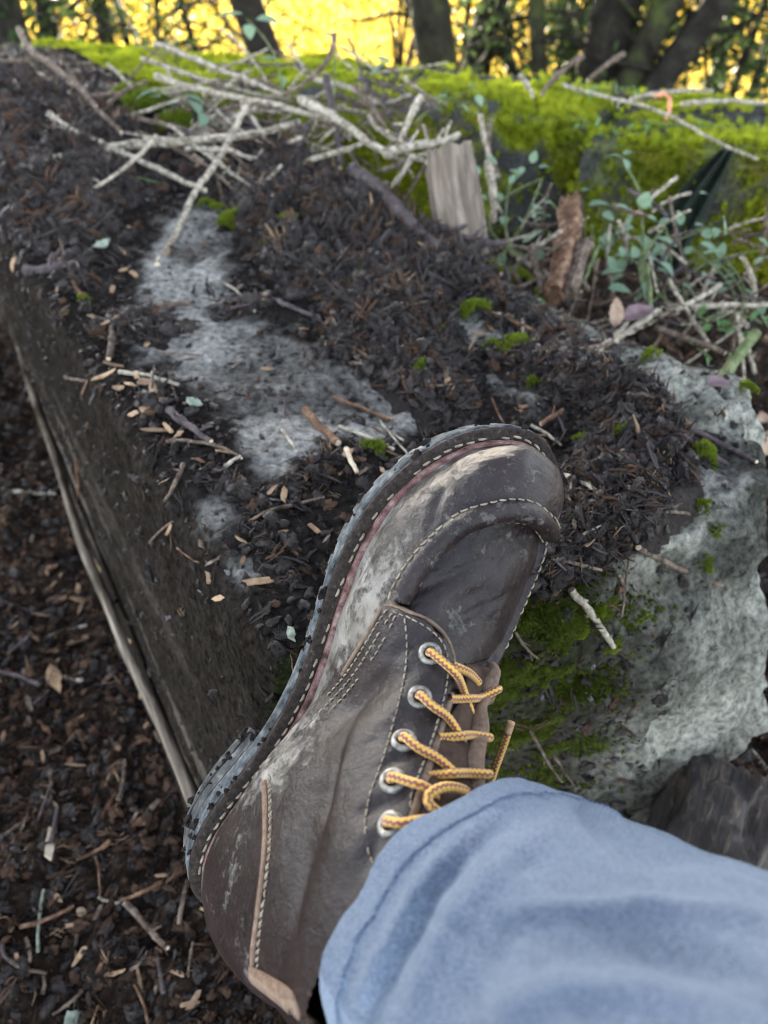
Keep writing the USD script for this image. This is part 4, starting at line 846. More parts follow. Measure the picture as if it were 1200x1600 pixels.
# a few crumbs stuck to the stone end and left face
fu = px(WV[WF].mean(1)); wn = WN[WF[:, 0]]; e_ = sstep(.3, .7, -(wn[:, :2] @ WA)) * sstep(.34, .2, wall_st(WV[WF[:, 0]])[1]) + .12 * sstep(.3, .7, -(wn[:, :2] @ WB)) * (WV[WF[:, 0], 2] > -.35)+ 1.0 * top[WF[:, 0]] * (1 - .93 * bare[WF[:, 0]]) / (.3 + np.linalg.norm(WV[WF[:, 0]] - CAM, axis=1)) ** 2
P, N = on_mesh(WV, WF, 9000, e_ * ((fu[:, 1] > 100) & (fu[:, 1] < 1400)), 78)
scatter('soil_crumbs', P, N, .003 + .009 * r_.random(9000) ** 2.4, wh(9000, 79, W_DARK), 'soil crumbs sticking to the sides of the low wall', 'soil', 80, .5)

# moss: fine upright shoots
def tuft(seed, n=14, h=1.0):
    r = np.random.default_rng(seed); ms = []
    for _ in range(n):
        a = r.random() * 6.283; d = np.array([math.cos(a), math.sin(a), 0]) * r.random() * .5; tip = d * 1.5 + [0, 0, h * (.5 + .5 * r.random())]; w = np.array([-math.sin(a), math.cos(a), 0]) * .10
        ms.append((np.array([d - w, d + w, (d + tip) / 2 + w * 1.2, tip, (d + tip) / 2 - w * 1.2]), np.array([[0, 1, 2], [0, 2, 4], [4, 2, 3]])))
    return cat_meshes(ms)
def instancer(name, parent, P, N, size, meshes, mats, seed, flat=.25, **tags):
    r = np.random.default_rng(seed)
    pi = UsdGeom.PointInstancer.Define(stage, path_for(name, parent)); tag(pi.GetPrim(), **tags)
    tg = [obj('shoot', m, mt, pi.GetPrim()).GetPath() for m, mt in zip(meshes, mats)]
    pi.CreatePrototypesRel().SetTargets(tg); n = len(P)
    Z = N + r.normal(0, flat, (n, 3)); Z /= np.linalg.norm(Z, axis=1)[:, None]; X = np.cross(Z, r.normal(size=(n, 3))); X /= np.linalg.norm(X, axis=1)[:, None]
    q = Rot.from_matrix(np.stack([X, np.cross(Z, X), Z], -1)).as_quat()
    pi.CreatePositionsAttr(Vt.Vec3fArray.FromNumpy(np.asarray(P, np.float32))); pi.CreateOrientationsAttr(Vt.QuathArray([Gf.Quath(float(a[3]), float(a[0]), float(a[1]), float(a[2])) for a in q]))
    pi.CreateScalesAttr(Vt.Vec3fArray.FromNumpy(np.repeat(np.asarray(size)[:, None], 3, 1).astype(np.float32))); pi.CreateProtoIndicesAttr(Vt.IntArray.FromNumpy(r.integers(0, len(tg), n).astype(np.int32)))
TUFTS = [tuft(k) for k in (1, 2, 3)]
MV, MF = cat_meshes([(w, f) for w, f, _ in mparts]); mc = MV[MF].mean(1); mu = px(mc); mn = np.cross(MV[MF[:, 1]] - MV[MF[:, 0]], MV[MF[:, 2]] - MV[MF[:, 0]]); mn /= np.maximum(np.linalg.norm(mn, axis=1)[:, None], 1e-12)
vis = ((mu[:, 0] > -60) & (mu[:, 0] < 1260) & (mu[:, 1] > 40) & (mu[:, 1] < 620) & ((mn * (mc - CAM)).sum(1) < .2)).astype(float)
thin = sstep(.42, .55, fbm(mc * 5, 4, 91)) * .9 + .12
thin *= 1 - .92 * np.clip(pblob(mu, 1110, 320, 45, 100, 20) + .9 * pblob(mu, 960, 320, 40, 60, 10) + .8 * pblob(mu, 1000, 200, 130, 14, 8), 0, 1)
P, N = on_mesh(MV, MF, 26000, vis * thin, 92)
instancer('moss', mwall.GetPath(), P - mbase, N, .008 + .012 * np.random.default_rng(93).random(26000), TUFTS, [MAT['moss_far']] * 3, 94, kind='stuff')
we = WV[WF].mean(1); wu2 = px(we); wn = WN[WF[:, 0]]
w_ = sstep(.2, .6, -(wn[:, :2] @ WA)) * sstep(.42, .62, fbm(we * 26, 3, 95)) * np.clip(1.2 * pblob(wu2, 830, 1060, 75, 120, 10) + .9 * pblob(wu2, 920, 990, 60, 30, -20), 0, 1)
P, N = on_mesh(WV, WF, 8000, w_ + 1e-9, 96)
instancer('moss', '/World', P, N, .0016 + .0028 * np.random.default_rng(97).random(8000), TUFTS, [MAT['moss_film']] * 3, 98, kind='stuff', label='dark green moss film on the wall end beside the boot', cat='moss')
CLUMPS = [(568, 437, 16), (742, 490, 26), (805, 548, 30), (585, 706, 22), (415, 387, 13), (362, 350, 22), (450, 350, 20), (322, 322, 14), (705, 380, 22), (765, 425, 20), (806, 437, 22), (845, 467, 16), (1096, 795, 18), (1098, 880, 16), (1118, 825, 14), (1095, 712, 26), (1000, 958, 16), (660, 575, 14), (930, 950, 18), (955, 1005, 18), (905, 985, 16), (835, 600, 16),
          (230, 180, 40), (280, 205, 34), (200, 165, 30), (555, 490, 10), (770, 545, 18), (690, 520, 14), (1020, 560, 20), (1165, 610, 16), (130, 470, 12), (970, 675, 14), (910, 690, 16), (340, 330, 14), (375, 772, 12)]
CLABEL = {0: 'small moss clump on the soil at the upper edge of the bare stone', 1: 'bright moss clump on the soil crest above the boot toe', 2: 'wide bright moss clump on the grey stone above the boot toe', 3: 'bright green moss clump just left of the boot toe',
    8: 'moss clump on the soil just below the dark crooked root', 9: 'moss clump at the far wall edge below the rusty stump', 11: 'moss clump at the far wall edge beside the small green leaf', 12: 'topmost of the moss clumps beside the granite end', 13: 'middle one of the moss clumps beside the granite end', 15: 'flat yellow green moss patch under the purplish stick',
    16: 'moss clump under the tip of the white stick', 22: 'broad moss cushion under the branches at left', 23: 'moss cushion beside the crossing branches at left', 33: 'dark moss clump just below the forked stick tip', 30: 'tiny moss clump at the left edge of the wall', 34: 'tiny moss clump on the soil left of the boot'}
for k, (u, v, w) in enumerate(CLUMPS):
    P, N = solid_cast([(u, v)])
    if np.isnan(P[0, 0]): continue
    D = (P[0] - CAM) @ RC[:, 2]; rad = w * D / FPX; r = np.random.default_rng(300 + k)
    N0 = N[0] if N[0] @ (CAM - P[0]) > 0 else -N[0]
    X = np.cross(N0, [0.3, .2, 1]); X /= np.linalg.norm(X); Y = np.cross(N0, X); ms = []
    nt = int(np.clip(rad * 9000, 70, 240))
    for j in range(nt):
        a, q = r.random() * 6.283, math.sqrt(r.random()); q *= .75 + .35 * math.sin(a * 3 + k)
        c = P[0] + rad * q * (X * math.cos(a) + Y * math.sin(a)) + N0 * rad * (.12 + .5 * (1 - q * q)); sc = rad * (.20 + .16 * r.random()); tv_, tf_ = TUFTS[j % 3]
        ang = r.random() * 6.283; Xr = X * math.cos(ang) + Y * math.sin(ang); Yr = np.cross(N0, Xr); Zr = N0 + (X * math.cos(a) + Y * math.sin(a)) * q * .6
        ms.append((c + sc * (tv_[:, :1] * Xr + tv_[:, 1:2] * Yr + tv_[:, 2:] * Zr), tf_))
    V, F = cat_meshes(ms)
    obj('moss_clump', (V, F), MAT['moss'], label=CLABEL.get(k, 'small bright green moss clump growing on the low wall'), cat='moss', group='moss clumps on the low wall')

# ------------------------------------------------------------------ branches, sticks and stakes
def branch(label, pts, w, mat='branch_pale', name='cut_branch', cat='branch', group=None, taper=.75, cut=True, knots=True, seed=None, sides=9, groove=0.0):
    """pts: (u, v, depth) photo pixels with a distance along the view axis, depth None = lying on what is there."""
    Q = []
    for p in pts:
        if p[2] is None:
            h, _ = solid_cast([(p[0], p[1])]); D = (h[0] - CAM) @ RC[:, 2]; Q.append(atd(p[0], p[1], D - w * D / FPX * .6 - .004))
        else:
            h, _ = solid_cast([(p[0], p[1])]); D = p[2]
            if not np.isnan(h[0, 0]): D = min(D, (h[0] - CAM) @ RC[:, 2] - w * D / FPX * .45)
            Q.append(atd(p[0], p[1], D))
    Q = np.array(Q); D = (Q - CAM) @ RC[:, 2]; r0 = w / 2 * D.mean() / FPX * (.86 if name == 'cut_branch' and w < 20 else 1)
    P = resample(Q, step=max(r0 * .9, .002)); n = len(P); sd_ = seed if seed is not None else len(_taken) * 7 + int(pts[0][0])
    P = P + (fbm(P * (0.10 / r0) + sd_, 2, 5)[:, None] - .5) * r0 * .9 + (np.stack([meshkit.noise(P * (.35 / r0) + k * 9.1, sd_) for k in range(3)], -1) - .5) * r0 * .5
    rr = r0 * np.linspace(1.08, taper, n) * (1 + .16 * (fbm(P * (.3 / r0), 2, sd_ + 2) - .5))
    if knots and n > 12:
        g = np.random.default_rng(sd_)
        for c in g.integers(3, n - 3, max(1, n // 26)): rr *= 1 + .26 * np.exp(-((np.arange(n) - c) / 1.3) ** 2)
    V, F = tube(P, rr, sides); V = V + vnormals(V, F) * ((meshkit.noise(V * (1.3 / r0), sd_) - .5) * r0 * .16)[:, None]
    if groove:                                                             # split, splintered wood: ridges along the grain and a ragged end
        gv = np.random.default_rng(sd_ + 9); ridge = gv.normal(0, groove, sides); end_ = gv.uniform(-2.2, .4, sides) * r0
        W = V[:n * sides].reshape(n, sides, 3); W += (W - P[:, None]) * ridge[None, :, None]; t0 = P[0] - P[1]; t0 /= np.linalg.norm(t0)
        W += (np.clip(1 - np.arange(n) / 6, 0, 1)[:, None] * end_)[..., None] * t0; V[:n * sides] = W.reshape(-1, 3)
    g = np.random.default_rng(sd_ + 1)
    if knots and n > 14:                                                   # short side spurs
        ms = [(V, F)]
        for c in g.integers(4, n - 4, g.integers(1, 4)):
            d = g.normal(size=3); t = P[c + 1] - P[c]; d -= t * (d @ t) / (t @ t); d /= np.linalg.norm(d); L = r0 * g.uniform(1.6, 5)
            ms.append(tube(np.array([P[c], P[c] + d * L * .6 + t / np.linalg.norm(t) * L * .3, P[c] + d * L + t / np.linalg.norm(t) * L * .7]), rr[c] * np.array([.6, .42, .3]), 6))
        V, F = cat_meshes(ms)
    o = obj(name, (V, F), MAT[mat], smooth=50, label=label, cat=cat, group=group)
    if cut:
        for i, j in ((0, 1), (-1, -2)):
            t = P[i] - P[j]; t /= np.linalg.norm(t); a = np.linspace(0, 6.283, 10)[:-1]; x = np.cross(t, [.3, .5, .8]); x /= np.linalg.norm(x); y = np.cross(t, x); c = P[i] + t * r0 * .1
            obj('cut_end', (np.vstack([c + rr[i] * .82 * (np.cos(a)[:, None] * x + np.sin(a)[:, None] * y), c + t * r0 * .05]), np.c_[np.arange(9), (np.arange(9) + 1) % 9, np.full(9, 9)]), MAT['cut_wood'], o)
    return o
A_ = 'cut branch lying in the pile, '
branch('long pale bleached branch, uppermost of the three slanting to the pile left', [(240, 68, 1.34), (300, 90, 1.33), (360, 115, 1.32), (440, 148, 1.3)], 10)
branch('thin grey pale branch just below the uppermost slanting one', [(222, 92, 1.42), (300, 118, 1.40), (380, 143, 1.38), (452, 156, 1.36)], 8)
branch('long smooth pale branch running under the bramble leaves to the pile centre', [(243, 119, 1.34), (330, 144, 1.31), (420, 163, 1.28), (520, 192, 1.25)], 12)
branch('thick pale grey branch end beside the dark upright stake', [(470, 155, 1.24), (535, 192, 1.20), (590, 230, 1.17), (612, 242, 1.16)], 16)
branch('pale forked stick standing out towards the bare stone, its tip lowest', [(388, 160, 1.20), (360, 215, 1.15), (330, 265, 1.10), (303, 303, 1.06), (285, 345, 1.02), (263, 385, .975), (247, 412, .935)], 11, taper=.9)
branch('thick pale brown branch lying level across the pile', [(85, 252, 1.17), (150, 238, 1.2), (230, 225, 1.22), (330, 218, 1.23), (400, 208, 1.24), (465, 193, 1.27)], 16)
branch('pale branch crossing under the level branch down to the right', [(78, 178, 1.24), (115, 205, 1.21), (170, 232, 1.19), (230, 255, 1.16), (290, 285, 1.12), (322, 297, 1.10)], 12)
branch('thin pale stick with a sharpened tip over the level branch', [(243, 213, 1.13), (210, 250, 1.10), (170, 280, 1.07), (124, 308, 1.05)], 7.5)
branch('long dark brown branch leaning down from the heap at far left', [(30, 45, 1.5), (62, 88, 1.42), (95, 112, 1.37), (140, 155, 1.31), (190, 207, 1.25)], 11, 'branch_brown')
branch('short level twig on top of the soil heap at far left', [(-6, 96, 1.42), (30, 95, 1.42), (62, 92, 1.43)], 7, 'branch_brown')
branch('grey level branch behind the crossing branches at left', [(55, 152, 1.42), (110, 150, 1.42), (165, 148, 1.42), (218, 142, 1.42)], 10, 'branch_brown')
branch('curved grey twig rising to the grey bramble leaves', [(160, 176, 1.36), (188, 146, 1.38), (232, 126, 1.40)], 8, 'branch_brown')
branch('short pale stick with a pale cut end pointing at the moss clump', [(368, 326, 1.08), (402, 298, 1.11), (441, 258, 1.15)], 10)
branch('pale straight twig pointing left from under the dark stake', [(465, 257, 1.16), (520, 240, 1.17), (574, 222, 1.18)], 10)
branch('purplish grey stick slanting down behind the forked stick', [(480, 195, 1.24), (465, 230, 1.2), (446, 262, 1.17)], 10, 'branch_dark')
branch('thin grey upright twig left of the dark stake', [(446, 150, 1.3), (440, 200, 1.25), (428, 238, 1.2)], 6, 'branch_brown')
branch('knobbly dark thorny twig rising against the golden light', [(522, 52, 1.24), (512, 92, 1.25), (490, 118, 1.26), (440, 150, 1.28)], 9, 'branch_brown')
branch('dark upright stake in the middle of the branch pile', [(510, 118, 1.3), (518, 165, 1.27), (527, 210, 1.24), (532, 262, 1.2)], 15, 'branch_dark', groove=.12, sides=12)
branch('pinkish brown stick leaning right of the dark stake', [(555, 135, 1.3), (580, 165, 1.27), (604, 206, 1.22)], 10, 'branch_brown')
branch('short pale cut stick leaning just left of the grey post', [(657, 152, 1.22), (640, 185, 1.2), (627, 217, 1.18)], 13)
branch('grey flat stick lying across the top of the grey post', [(598, 243, 1.1), (640, 232, 1.1), (690, 222, 1.1), (718, 211, 1.1)], 15)
branch('pale twig dropping left below the grey post top', [(646, 243, 1.12), (628, 272, 1.1), (612, 292, 1.08)], 10)
branch('long pale arching twig hanging over the mossy wall', [(880, 132, 1.5), (950, 152, 1.44), (1020, 170, 1.38), (1080, 198, 1.33), (1140, 230, 1.29), (1184, 249, 1.27)], 6.5, 'branch_pale')
branch('pale twig lying along the top of the mossy wall by the twine', [(985, 156, 1.6), (1020, 147, 1.62), (1070, 142, 1.63), (1113, 143, 1.63)], 8)
branch('pale twig at the right end of the mossy wall top', [(1065, 163, 1.58), (1120, 158, 1.6), (1215, 163, 1.6)], 8)
branch('brown twig pointing up right behind the mossy wall edge', [(975, 84, 1.66), (950, 101, 1.64), (918, 126, 1.62)], 9, 'branch_brown')
branch('brown branch stub with pale end above the mossy wall', [(911, 87, 1.6), (880, 110, 1.6), (846, 147, 1.6)], 11, 'branch_brown')
branch('short pale stub standing on the mossy wall edge', [(811, 118, 1.6), (824, 134, 1.6), (833, 152, 1.6)], 9)
branch('grey upright forked twig right of the post', [(751, 180, 1.24), (757, 215, 1.2), (770, 265, 1.16)], 9)
branch('second grey upright twig right of the post, nearer the wall', [(768, 188, 1.26), (764, 225, 1.22), (778, 275, 1.18)], 8, 'branch_brown')
branch('pale split stake standing between post and brambles', [(762, 248, 1.14), (767, 290, 1.11), (772, 345, 1.08)], 16, 'branch_pale', groove=.25, sides=12, cut=False)
branch('thin dry stem leaning right in front of the dark netting', [(1058, 276, 1.2), (1030, 299, 1.18), (1002, 323, 1.15)], 7)
branch('thin dry stem, lower of the two leaning at the netting', [(1078, 302, 1.2), (1045, 313, 1.17), (1020, 331, 1.14)], 5.5)
branch('rusty brown broken stump standing among the brambles', [(890, 312, 1.05), (886, 360, 1.02), (876, 415, .98), (862, 462, .95)], 27, 'branch_rust', taper=1.1, groove=.22, sides=16, cut=False)
branch('dark grey broken stump right of the rusty one', [(912, 372, 1.0), (902, 415, .98), (888, 462, .95)], 20, 'branch_brown', taper=1.1, groove=.2, sides=14, cut=False)
branch('grey brown stem left of the rusty stump', [(832, 385, 1.03), (838, 420, 1.0), (846, 456, .97)], 13, 'branch_brown')
branch('thin arched tan stem over the pale leaves', [(968, 370, 1.08), (1010, 377, 1.07), (1050, 395, 1.05), (1074, 414, 1.04)], 7)
branch('pale straight stick lying level at the right edge', [(1042, 479, .96), (1110, 477, .96), (1215, 475, .96)], 11)
branch('grey forked stick crossing the level stick at the right', [(1124, 446, .98), (1095, 464, .95), (1058, 484, .93)], 10)
branch('pale cut stick pointing down left above the soil', [(1030, 484, .93), (992, 510, .9), (962, 535, .86)], 13)
branch('dark brown stem running right below the pale sticks', [(1025, 512, .92), (1080, 529, .9), (1132, 552, .88)], 12, 'branch_brown')
branch('thick green stem with a splintered pale cut end', [(1185, 512, .85), (1160, 548, .83), (1128, 584, .81)], 19, 'branch_green', groove=.06, sides=14, cut=False)
branch('thin green upright stem beside the dry brown leaf', [(1012, 415, .98), (1015, 460, .95), (1016, 505, .92)], 9, 'branch_green')
branch('short pale dry stalk in front of the mossy wall foot', [(1121, 409, 1.1), (1108, 436, 1.08), (1098, 458, 1.06)], 8)
branch('thin green stem leaning left of the brambles', [(935, 385, 1.02), (920, 420, .99), (908, 455, .96)], 8, 'branch_green')
branch('thick wet dark branch half buried in the soil below the post', [(552, 262, 1.1), (600, 300, 1.03), (642, 346, .96), (690, 392, .90)], 22, 'branch_dark', cut=False)
branch('dark crooked root beneath the grey post', [(676, 352, 1.0), (716, 368, .98), (760, 380, .97), (790, 380, .97)], 16, 'branch_dark')
branch('dark thin root curving under the post', [(745, 335, 1.02), (735, 350, 1.0), (705, 360, .98)], 10, 'branch_dark')
branch('orange brown stick lying on the bare stone left of the toe', [(475, 640, None), (500, 667, None), (527, 692, None)], 15, 'branch_rust', taper=.95, knots=False)
branch('short tan splinter below the orange brown stick', [(541, 701, None), (549, 720, None), (557, 739, None)], 10, 'cut_wood', knots=False, cut=False)
branch('short white barkless stick on the wall end right of the boot', [(892, 921, None), (925, 965, None), (962, 1014, None)], 13, 'branch_pale', taper=.85)
branch('grey twig lying over the wall edge towards the granite', [(998, 856, None), (1050, 882, None), (1128, 914, None)], 11, 'branch_brown')
branch('long purplish stick at the right edge of the mulch', [(1028, 655, None), (1080, 692, None), (1136, 726, None)], 14, 'branch_dark')
branch('dark flat stick above the bare granite edge', [(1078, 668, None), (1120, 690, None), (1182, 722, None)], 10, 'branch_dark')
branch('thin reddish twig on the soil below the brambles', [(758, 486, None), (820, 510, None), (882, 536, None)], 7, 'branch_rust')
branch('pale leaning stick on the ground right of the granite end', [(1172, 1172, .78), (1190, 1192, .77), (1215, 1222, .75)], 12)
branch('second thin stick on the ground right of the granite end', [(1160, 1220, .74), (1180, 1222, .75), (1206, 1216, .76)], 9, 'branch_brown')
branch('thin dark twig rising behind the trouser hem', [(829, 1141, .56), (850, 1180, .55), (878, 1222, .54)], 6.5, 'branch_brown')
branch('thin light twig beside the dark one behind the trouser hem', [(862, 1175, .57), (880, 1202, .56), (900, 1232, .55)], 5, 'branch_brown')
branch('grey brown stick on the mulch left of the heel', [(195, 1410, None), (225, 1441, None), (262, 1482, None)], 12, 'branch_brown')
branch('dark stick on the stone at the left end of the wall', [(42, 424, None), (90, 418, None), (138, 410, None)], 18, 'branch_dark')
branch('thin brown twig lying across the middle of the bare stone', [(190, 484, None), (250, 478, None), (305, 470, None)], 9, 'branch_brown')
branch('pale vertical twig standing in the soil clump on the stone', [(172, 490, None), (176, 525, None), (170, 560, None)], 13, 'branch_brown')
branch('grey stick lying in the soil right of the bare stone', [(412, 462, None), (450, 478, None), (500, 494, None)], 9, 'branch_dark')
branch('long thin brown twig on the soil left of the boot toe', [(260, 690, None), (320, 692, None), (378, 716, None)], 7, 'branch_brown')
branch('dark bark strip beside the tan chips on the stone', [(262, 640, None), (300, 668, None), (330, 690, None)], 14, 'branch_dark')
branch('pale twig stuck upright in the soil heap', [(675, 475, None), (682, 458, None), (688, 442, None)], 10, 'branch_brown')
branch('tan twig on the soil above the toe', [(845, 662, None), (862, 652, None), (880, 640, None)], 9, 'branch_rust')
branch('pale twig in the mulch right of the toe', [(878, 742, None), (905, 752, None), (934, 768, None)], 10)
branch('thin long twig standing at the wall edge by the granite', [(968, 900, None), (975, 930, None), (972, 962, None)], 6, 'branch_brown')
branch('small twig against the moss beside the boot', [(806, 990, None), (820, 1010, None), (840, 1030, None)], 6, 'branch_brown')
branch('white plastic wire lying on the mulch at lower left', [(68, 1390, None), (62, 1430, None), (60, 1486, None)], 5, 'lichen', name='plastic_wire', cat='wire', cut=False, knots=False, taper=1)
branch('thin pale twig on the ground by the timber rail', [(20, 767, None), (50, 770, None), (88, 771, None)], 6, cut=False)
# background twigs of the pile that cannot be told apart
for k in range(230):
    r = np.random.default_rng(900 + k); u, v = r.uniform(210, 660), r.uniform(125, 285)
    if k > 169: u, v = r.uniform(230, 680), r.uniform(90, 250)
    elif k > 84: u, v = r.uniform(770, 1200), 310 + 240 * r.random() ** .8
    D = np.interp(v, [120, 300, 520], [1.42, 1.12, .93]) + r.uniform(-.04, .08); a = r.normal(.3, .6) if k <= 84 or k > 169 else r.normal(-.6, .9); L = r.uniform(40, 130)
    branch('thin grey or brown twig tangled in the branch pile' if k <= 84 or k > 169 else 'thin dry stalk in the undergrowth right of the post', [(u - L / 2 * math.cos(a), v - L / 2 * math.sin(a), D + .04), (u + r.uniform(-8, 8), v + r.uniform(-8, 8), D), (u + L / 2 * math.cos(a), v + L / 2 * math.sin(a), D - .04)], r.uniform(3.5, 8.5) if k <= 169 else r.uniform(2.5, 5), ['branch_pale', 'branch_brown', 'branch_dark', 'branch_brown', 'branch_pale'][k % 5], name='twig', cat='twig', group='thin twigs tangled in the pile' if k <= 84 or k > 169 else 'thin dry stalks right of the post', cut=False, sides=6)
# thin straws and twig pieces lying on the soil of the wall and on the mulch
for k in range(110):
    r = np.random.default_rng(1200 + k); low = k >= 75
    u, v = (r.uniform(0, 300), r.uniform(900, 1590)) if low else (r.uniform(540, 1080), r.uniform(360, 900)) if k < 55 else (r.uniform(100, 480), r.uniform(330, 880))
    a, L = (r.normal(.5, .8) if not low else r.uniform(0, 6.28)), r.uniform(26, 95)
    p = [(u - L / 2 * math.cos(a), v - L / 2 * math.sin(a), None), (u + r.uniform(-4, 4), v + r.uniform(-4, 4), None), (u + L / 2 * math.cos(a), v + L / 2 * math.sin(a), None)]
    if (low and any(q[1] < 1290 and q[0] > 20 + (q[1] - 440) * .30 for q in p)) or np.isnan(solid_cast([q[:2] for q in p])[0]).any(): continue
    branch('thin broken twig lying on the mulch left of the boot' if low else 'thin broken twig lying on the dark soil of the wall top', p, r.uniform(3, 7.5), ['branch_brown', 'branch_dark', 'branch_rust', 'branch_pale', 'branch_brown'][k % 5], name='broken_twig', cat='twig', group='broken twigs on the ground mulch' if low else 'broken twigs on the wall top soil', cut=False, sides=6, knots=k % 3 == 0)
# timber rail at the foot of the wall
RAIL = [(-60, 290), (0, 440), (30, 540), (60, 640), (95, 740), (130, 850), (165, 935), (200, 1020), (250, 1130), (300, 1250), (345, 1345)]
rp = resample(np.array([at(u, v, -.325) for u, v in RAIL]), step=.004); rp += (fbm(rp * 5, 3, 15)[:, None] - .5) * .006
V, F = tube(rp, .0066, 18, squash=2.4); _n = len(rp); _g = np.linspace(0, 2 * np.pi, 18, endpoint=False); _l = np.arange(_n) * .004
_k = fbm(np.stack([np.repeat(1.4 * np.cos(_g)[None], _n, 0), np.repeat(1.4 * np.sin(_g)[None], _n, 0), np.repeat(_l[:, None] * 7, 18, 1)], -1), 4, 6) - .5
_k += .35 * (fbm(np.stack([np.repeat(4 * np.cos(_g)[None], _n, 0), np.repeat(4 * np.sin(_g)[None], _n, 0), np.repeat(_l[:, None] * 30, 18, 1)], -1), 3, 8) - .5)
W_ = V[:_n * 18].reshape(_n, 18, 3); W_ += (W_ - rp[:, None]) * (.6 * _k * (.3 + fbm(np.c_[_l * 3, _l * 0, _l * 0], 3, 4))[:, None])[..., None]; V[:_n * 18] = W_.reshape(-1, 3)
obj('timber_rail', (V, F), MAT['rail'], smooth=True, label='long pale weathered timber rail along the foot of the wall', cat='rail')

# weathered post, rotten log
def post():
    b = atd(712, 372, 1.02); tp = atd(697, 222, 1.05); ax = tp - b; L = np.linalg.norm(ax) + .055; a = ax / np.linalg.norm(ax); x = np.array([1, 0, 0]) - a * a[0]; x /= np.linalg.norm(x); y = np.cross(a, x)
    n, m = 46, 60; g = np.linspace(0, 2 * np.pi, m, endpoint=False); zz = np.linspace(0, 1, n)
    sq = lambda c: np.sign(c) * np.abs(c) ** .5
    V = []
    for z in zz:
        w, d = .038 - .005 * z, .031 - .004 * z
        q = np.c_[w * sq(np.cos(g)), d * sq(np.sin(g)), np.full(m, z * L + (.006 * np.sin(g * 2 + 1) + .012 * np.cos(g) + .03 * (fbm(np.c_[np.cos(g) * 2.5, np.sin(g) * 2.5, 0 * g], 3, 44) - .5)) * sstep(.8, 1, z))]
        k = fbm(np.c_[np.cos(g) * 6, np.sin(g) * 6, np.full(m, z * 1.5)], 4, 3) - .5; q[:, :2] *= (1 + .34 * k)[:, None]; q[:, 0] += .006 * math.sin(z * 3); V.append(q)
    V = np.vstack(V + [np.array([[0, 0, L - .004]])]); F = grid_faces(n, m, wrap=True); k = np.arange(m); F = np.vstack([F, np.c_[(n - 1) * m + k, (n - 1) * m + (k + 1) % m, np.full(m, n * m)]])
    p = UsdGeom.Mesh(obj('wooden_post', (V, F), MAT['post'], smooth=50, label='weathered grey squared wooden post stump among the branches', cat='post'))
    Mx = np.eye(4); Mx[:3, 0], Mx[:3, 1], Mx[:3, 2], Mx[:3, 3] = x, y, a, b - a * .08
    p.AddTransformOp().Set(Gf.Matrix4d(*Mx.T.ravel().tolist()))
post()
def rotten_log():
    b, tp = atd(1092, 1410, .57), atd(1130, 1238, .66); ax = tp - b; L = np.linalg.norm(ax); a = ax / L; x = np.array([1, 0, 0]) - a * a[0]; x /= np.linalg.norm(x); y = np.cross(a, x)
    n, m = 60, 90; g = np.linspace(0, 2 * np.pi, m, endpoint=False); V = []
    for z in np.linspace(0, 1, n):
        q = np.c_[.050 * np.sign(np.cos(g)) * np.abs(np.cos(g)) ** .7, .045 * np.sin(g), np.full(m, z * L)]
        k = fbm(np.c_[np.cos(g) * 3, np.sin(g) * 3, np.full(m, z * 2.0)], 5, 13) - .5; q[:, :2] *= (1 + .75 * k)[:, None] * (1 - .2 * max(z - .9, 0) / .1); q[:, 2] += (fbm(np.c_[np.cos(g) * 9, np.sin(g) * 9, 0 * g], 3, 17) - .5) * .05 * z; V.append(q)
    V = np.vstack(V + [np.array([[0, 0, L - .012]])]); F = grid_faces(n, m, wrap=True); k = np.arange(m); F = np.vstack([F, np.c_[(n - 1) * m + k, (n - 1) * m + (k + 1) % m, np.full(m, n * m)]])
    p = UsdGeom.Mesh(obj('rotten_log', (V, F), MAT['log'], smooth=50, label='dark rotten timber chunk at the foot of the granite end', cat='log'))
    Mx = np.eye(4); Mx[:3, 0], Mx[:3, 1], Mx[:3, 2], Mx[:3, 3] = x, y, a, b; p.AddTransformOp().Set(Gf.Matrix4d(*Mx.T.ravel().tolist()))
rotten_log()

# ------------------------------------------------------------------ wood chips and splinters that show one by one
def chip(u, v, L, w, mat, label, group, seed, name='wood_chip', cat='wood chip'):
    P, N = solid_cast([(u, v)])
    if np.isnan(P[0, 0]): return
    r = np.random.default_rng(seed); D = (P[0] - CAM) @ RC[:, 2]; sc = D / FPX
    n = N[0] if N[0] @ (CAM - P[0]) > 0 else -N[0]; n = n + r.normal(0, .25, 3) + [0, 0, .6]; n /= np.linalg.norm(n)
    x = np.cross(n, r.normal(size=3)); x /= np.linalg.norm(x); y = np.cross(n, x)
    a, b = np.meshgrid(np.linspace(-.5, .5, 5), np.linspace(-.5, .5, 3), indexing='ij')
    tp = np.stack([a * L * sc * (1 + r.normal(0, .10, a.shape)) + b * w * sc * r.normal(0, .6), b * w * sc * (1 - (.5 + 1.3 * r.random()) * np.abs(a) ** 1.5 * (1 + .8 * np.sign(a) * r.normal()).clip(.2, 1.1)) + r.normal(0, .04, a.shape) * w * sc, (.12 * L * sc * r.normal(0, .5) * (a * 2) ** 2) + r.normal(0, .03, a.shape) * w * sc], -1).reshape(-1, 3)
    bt = tp - [0, 0, .22 * w * sc]; V = np.vstack([tp, bt]); F = np.vstack([grid_faces(5, 3), grid_faces(5, 3)[:, ::-1] + 15, _rim(5, 3, 15)])
    obj(name, (P[0] + n * (.2 * w * sc + .003) + V @ np.stack([x, y, n]), F), MAT[mat], label=label, cat=cat, group=group)
GC = 'tan wood chips scattered on the wall top'
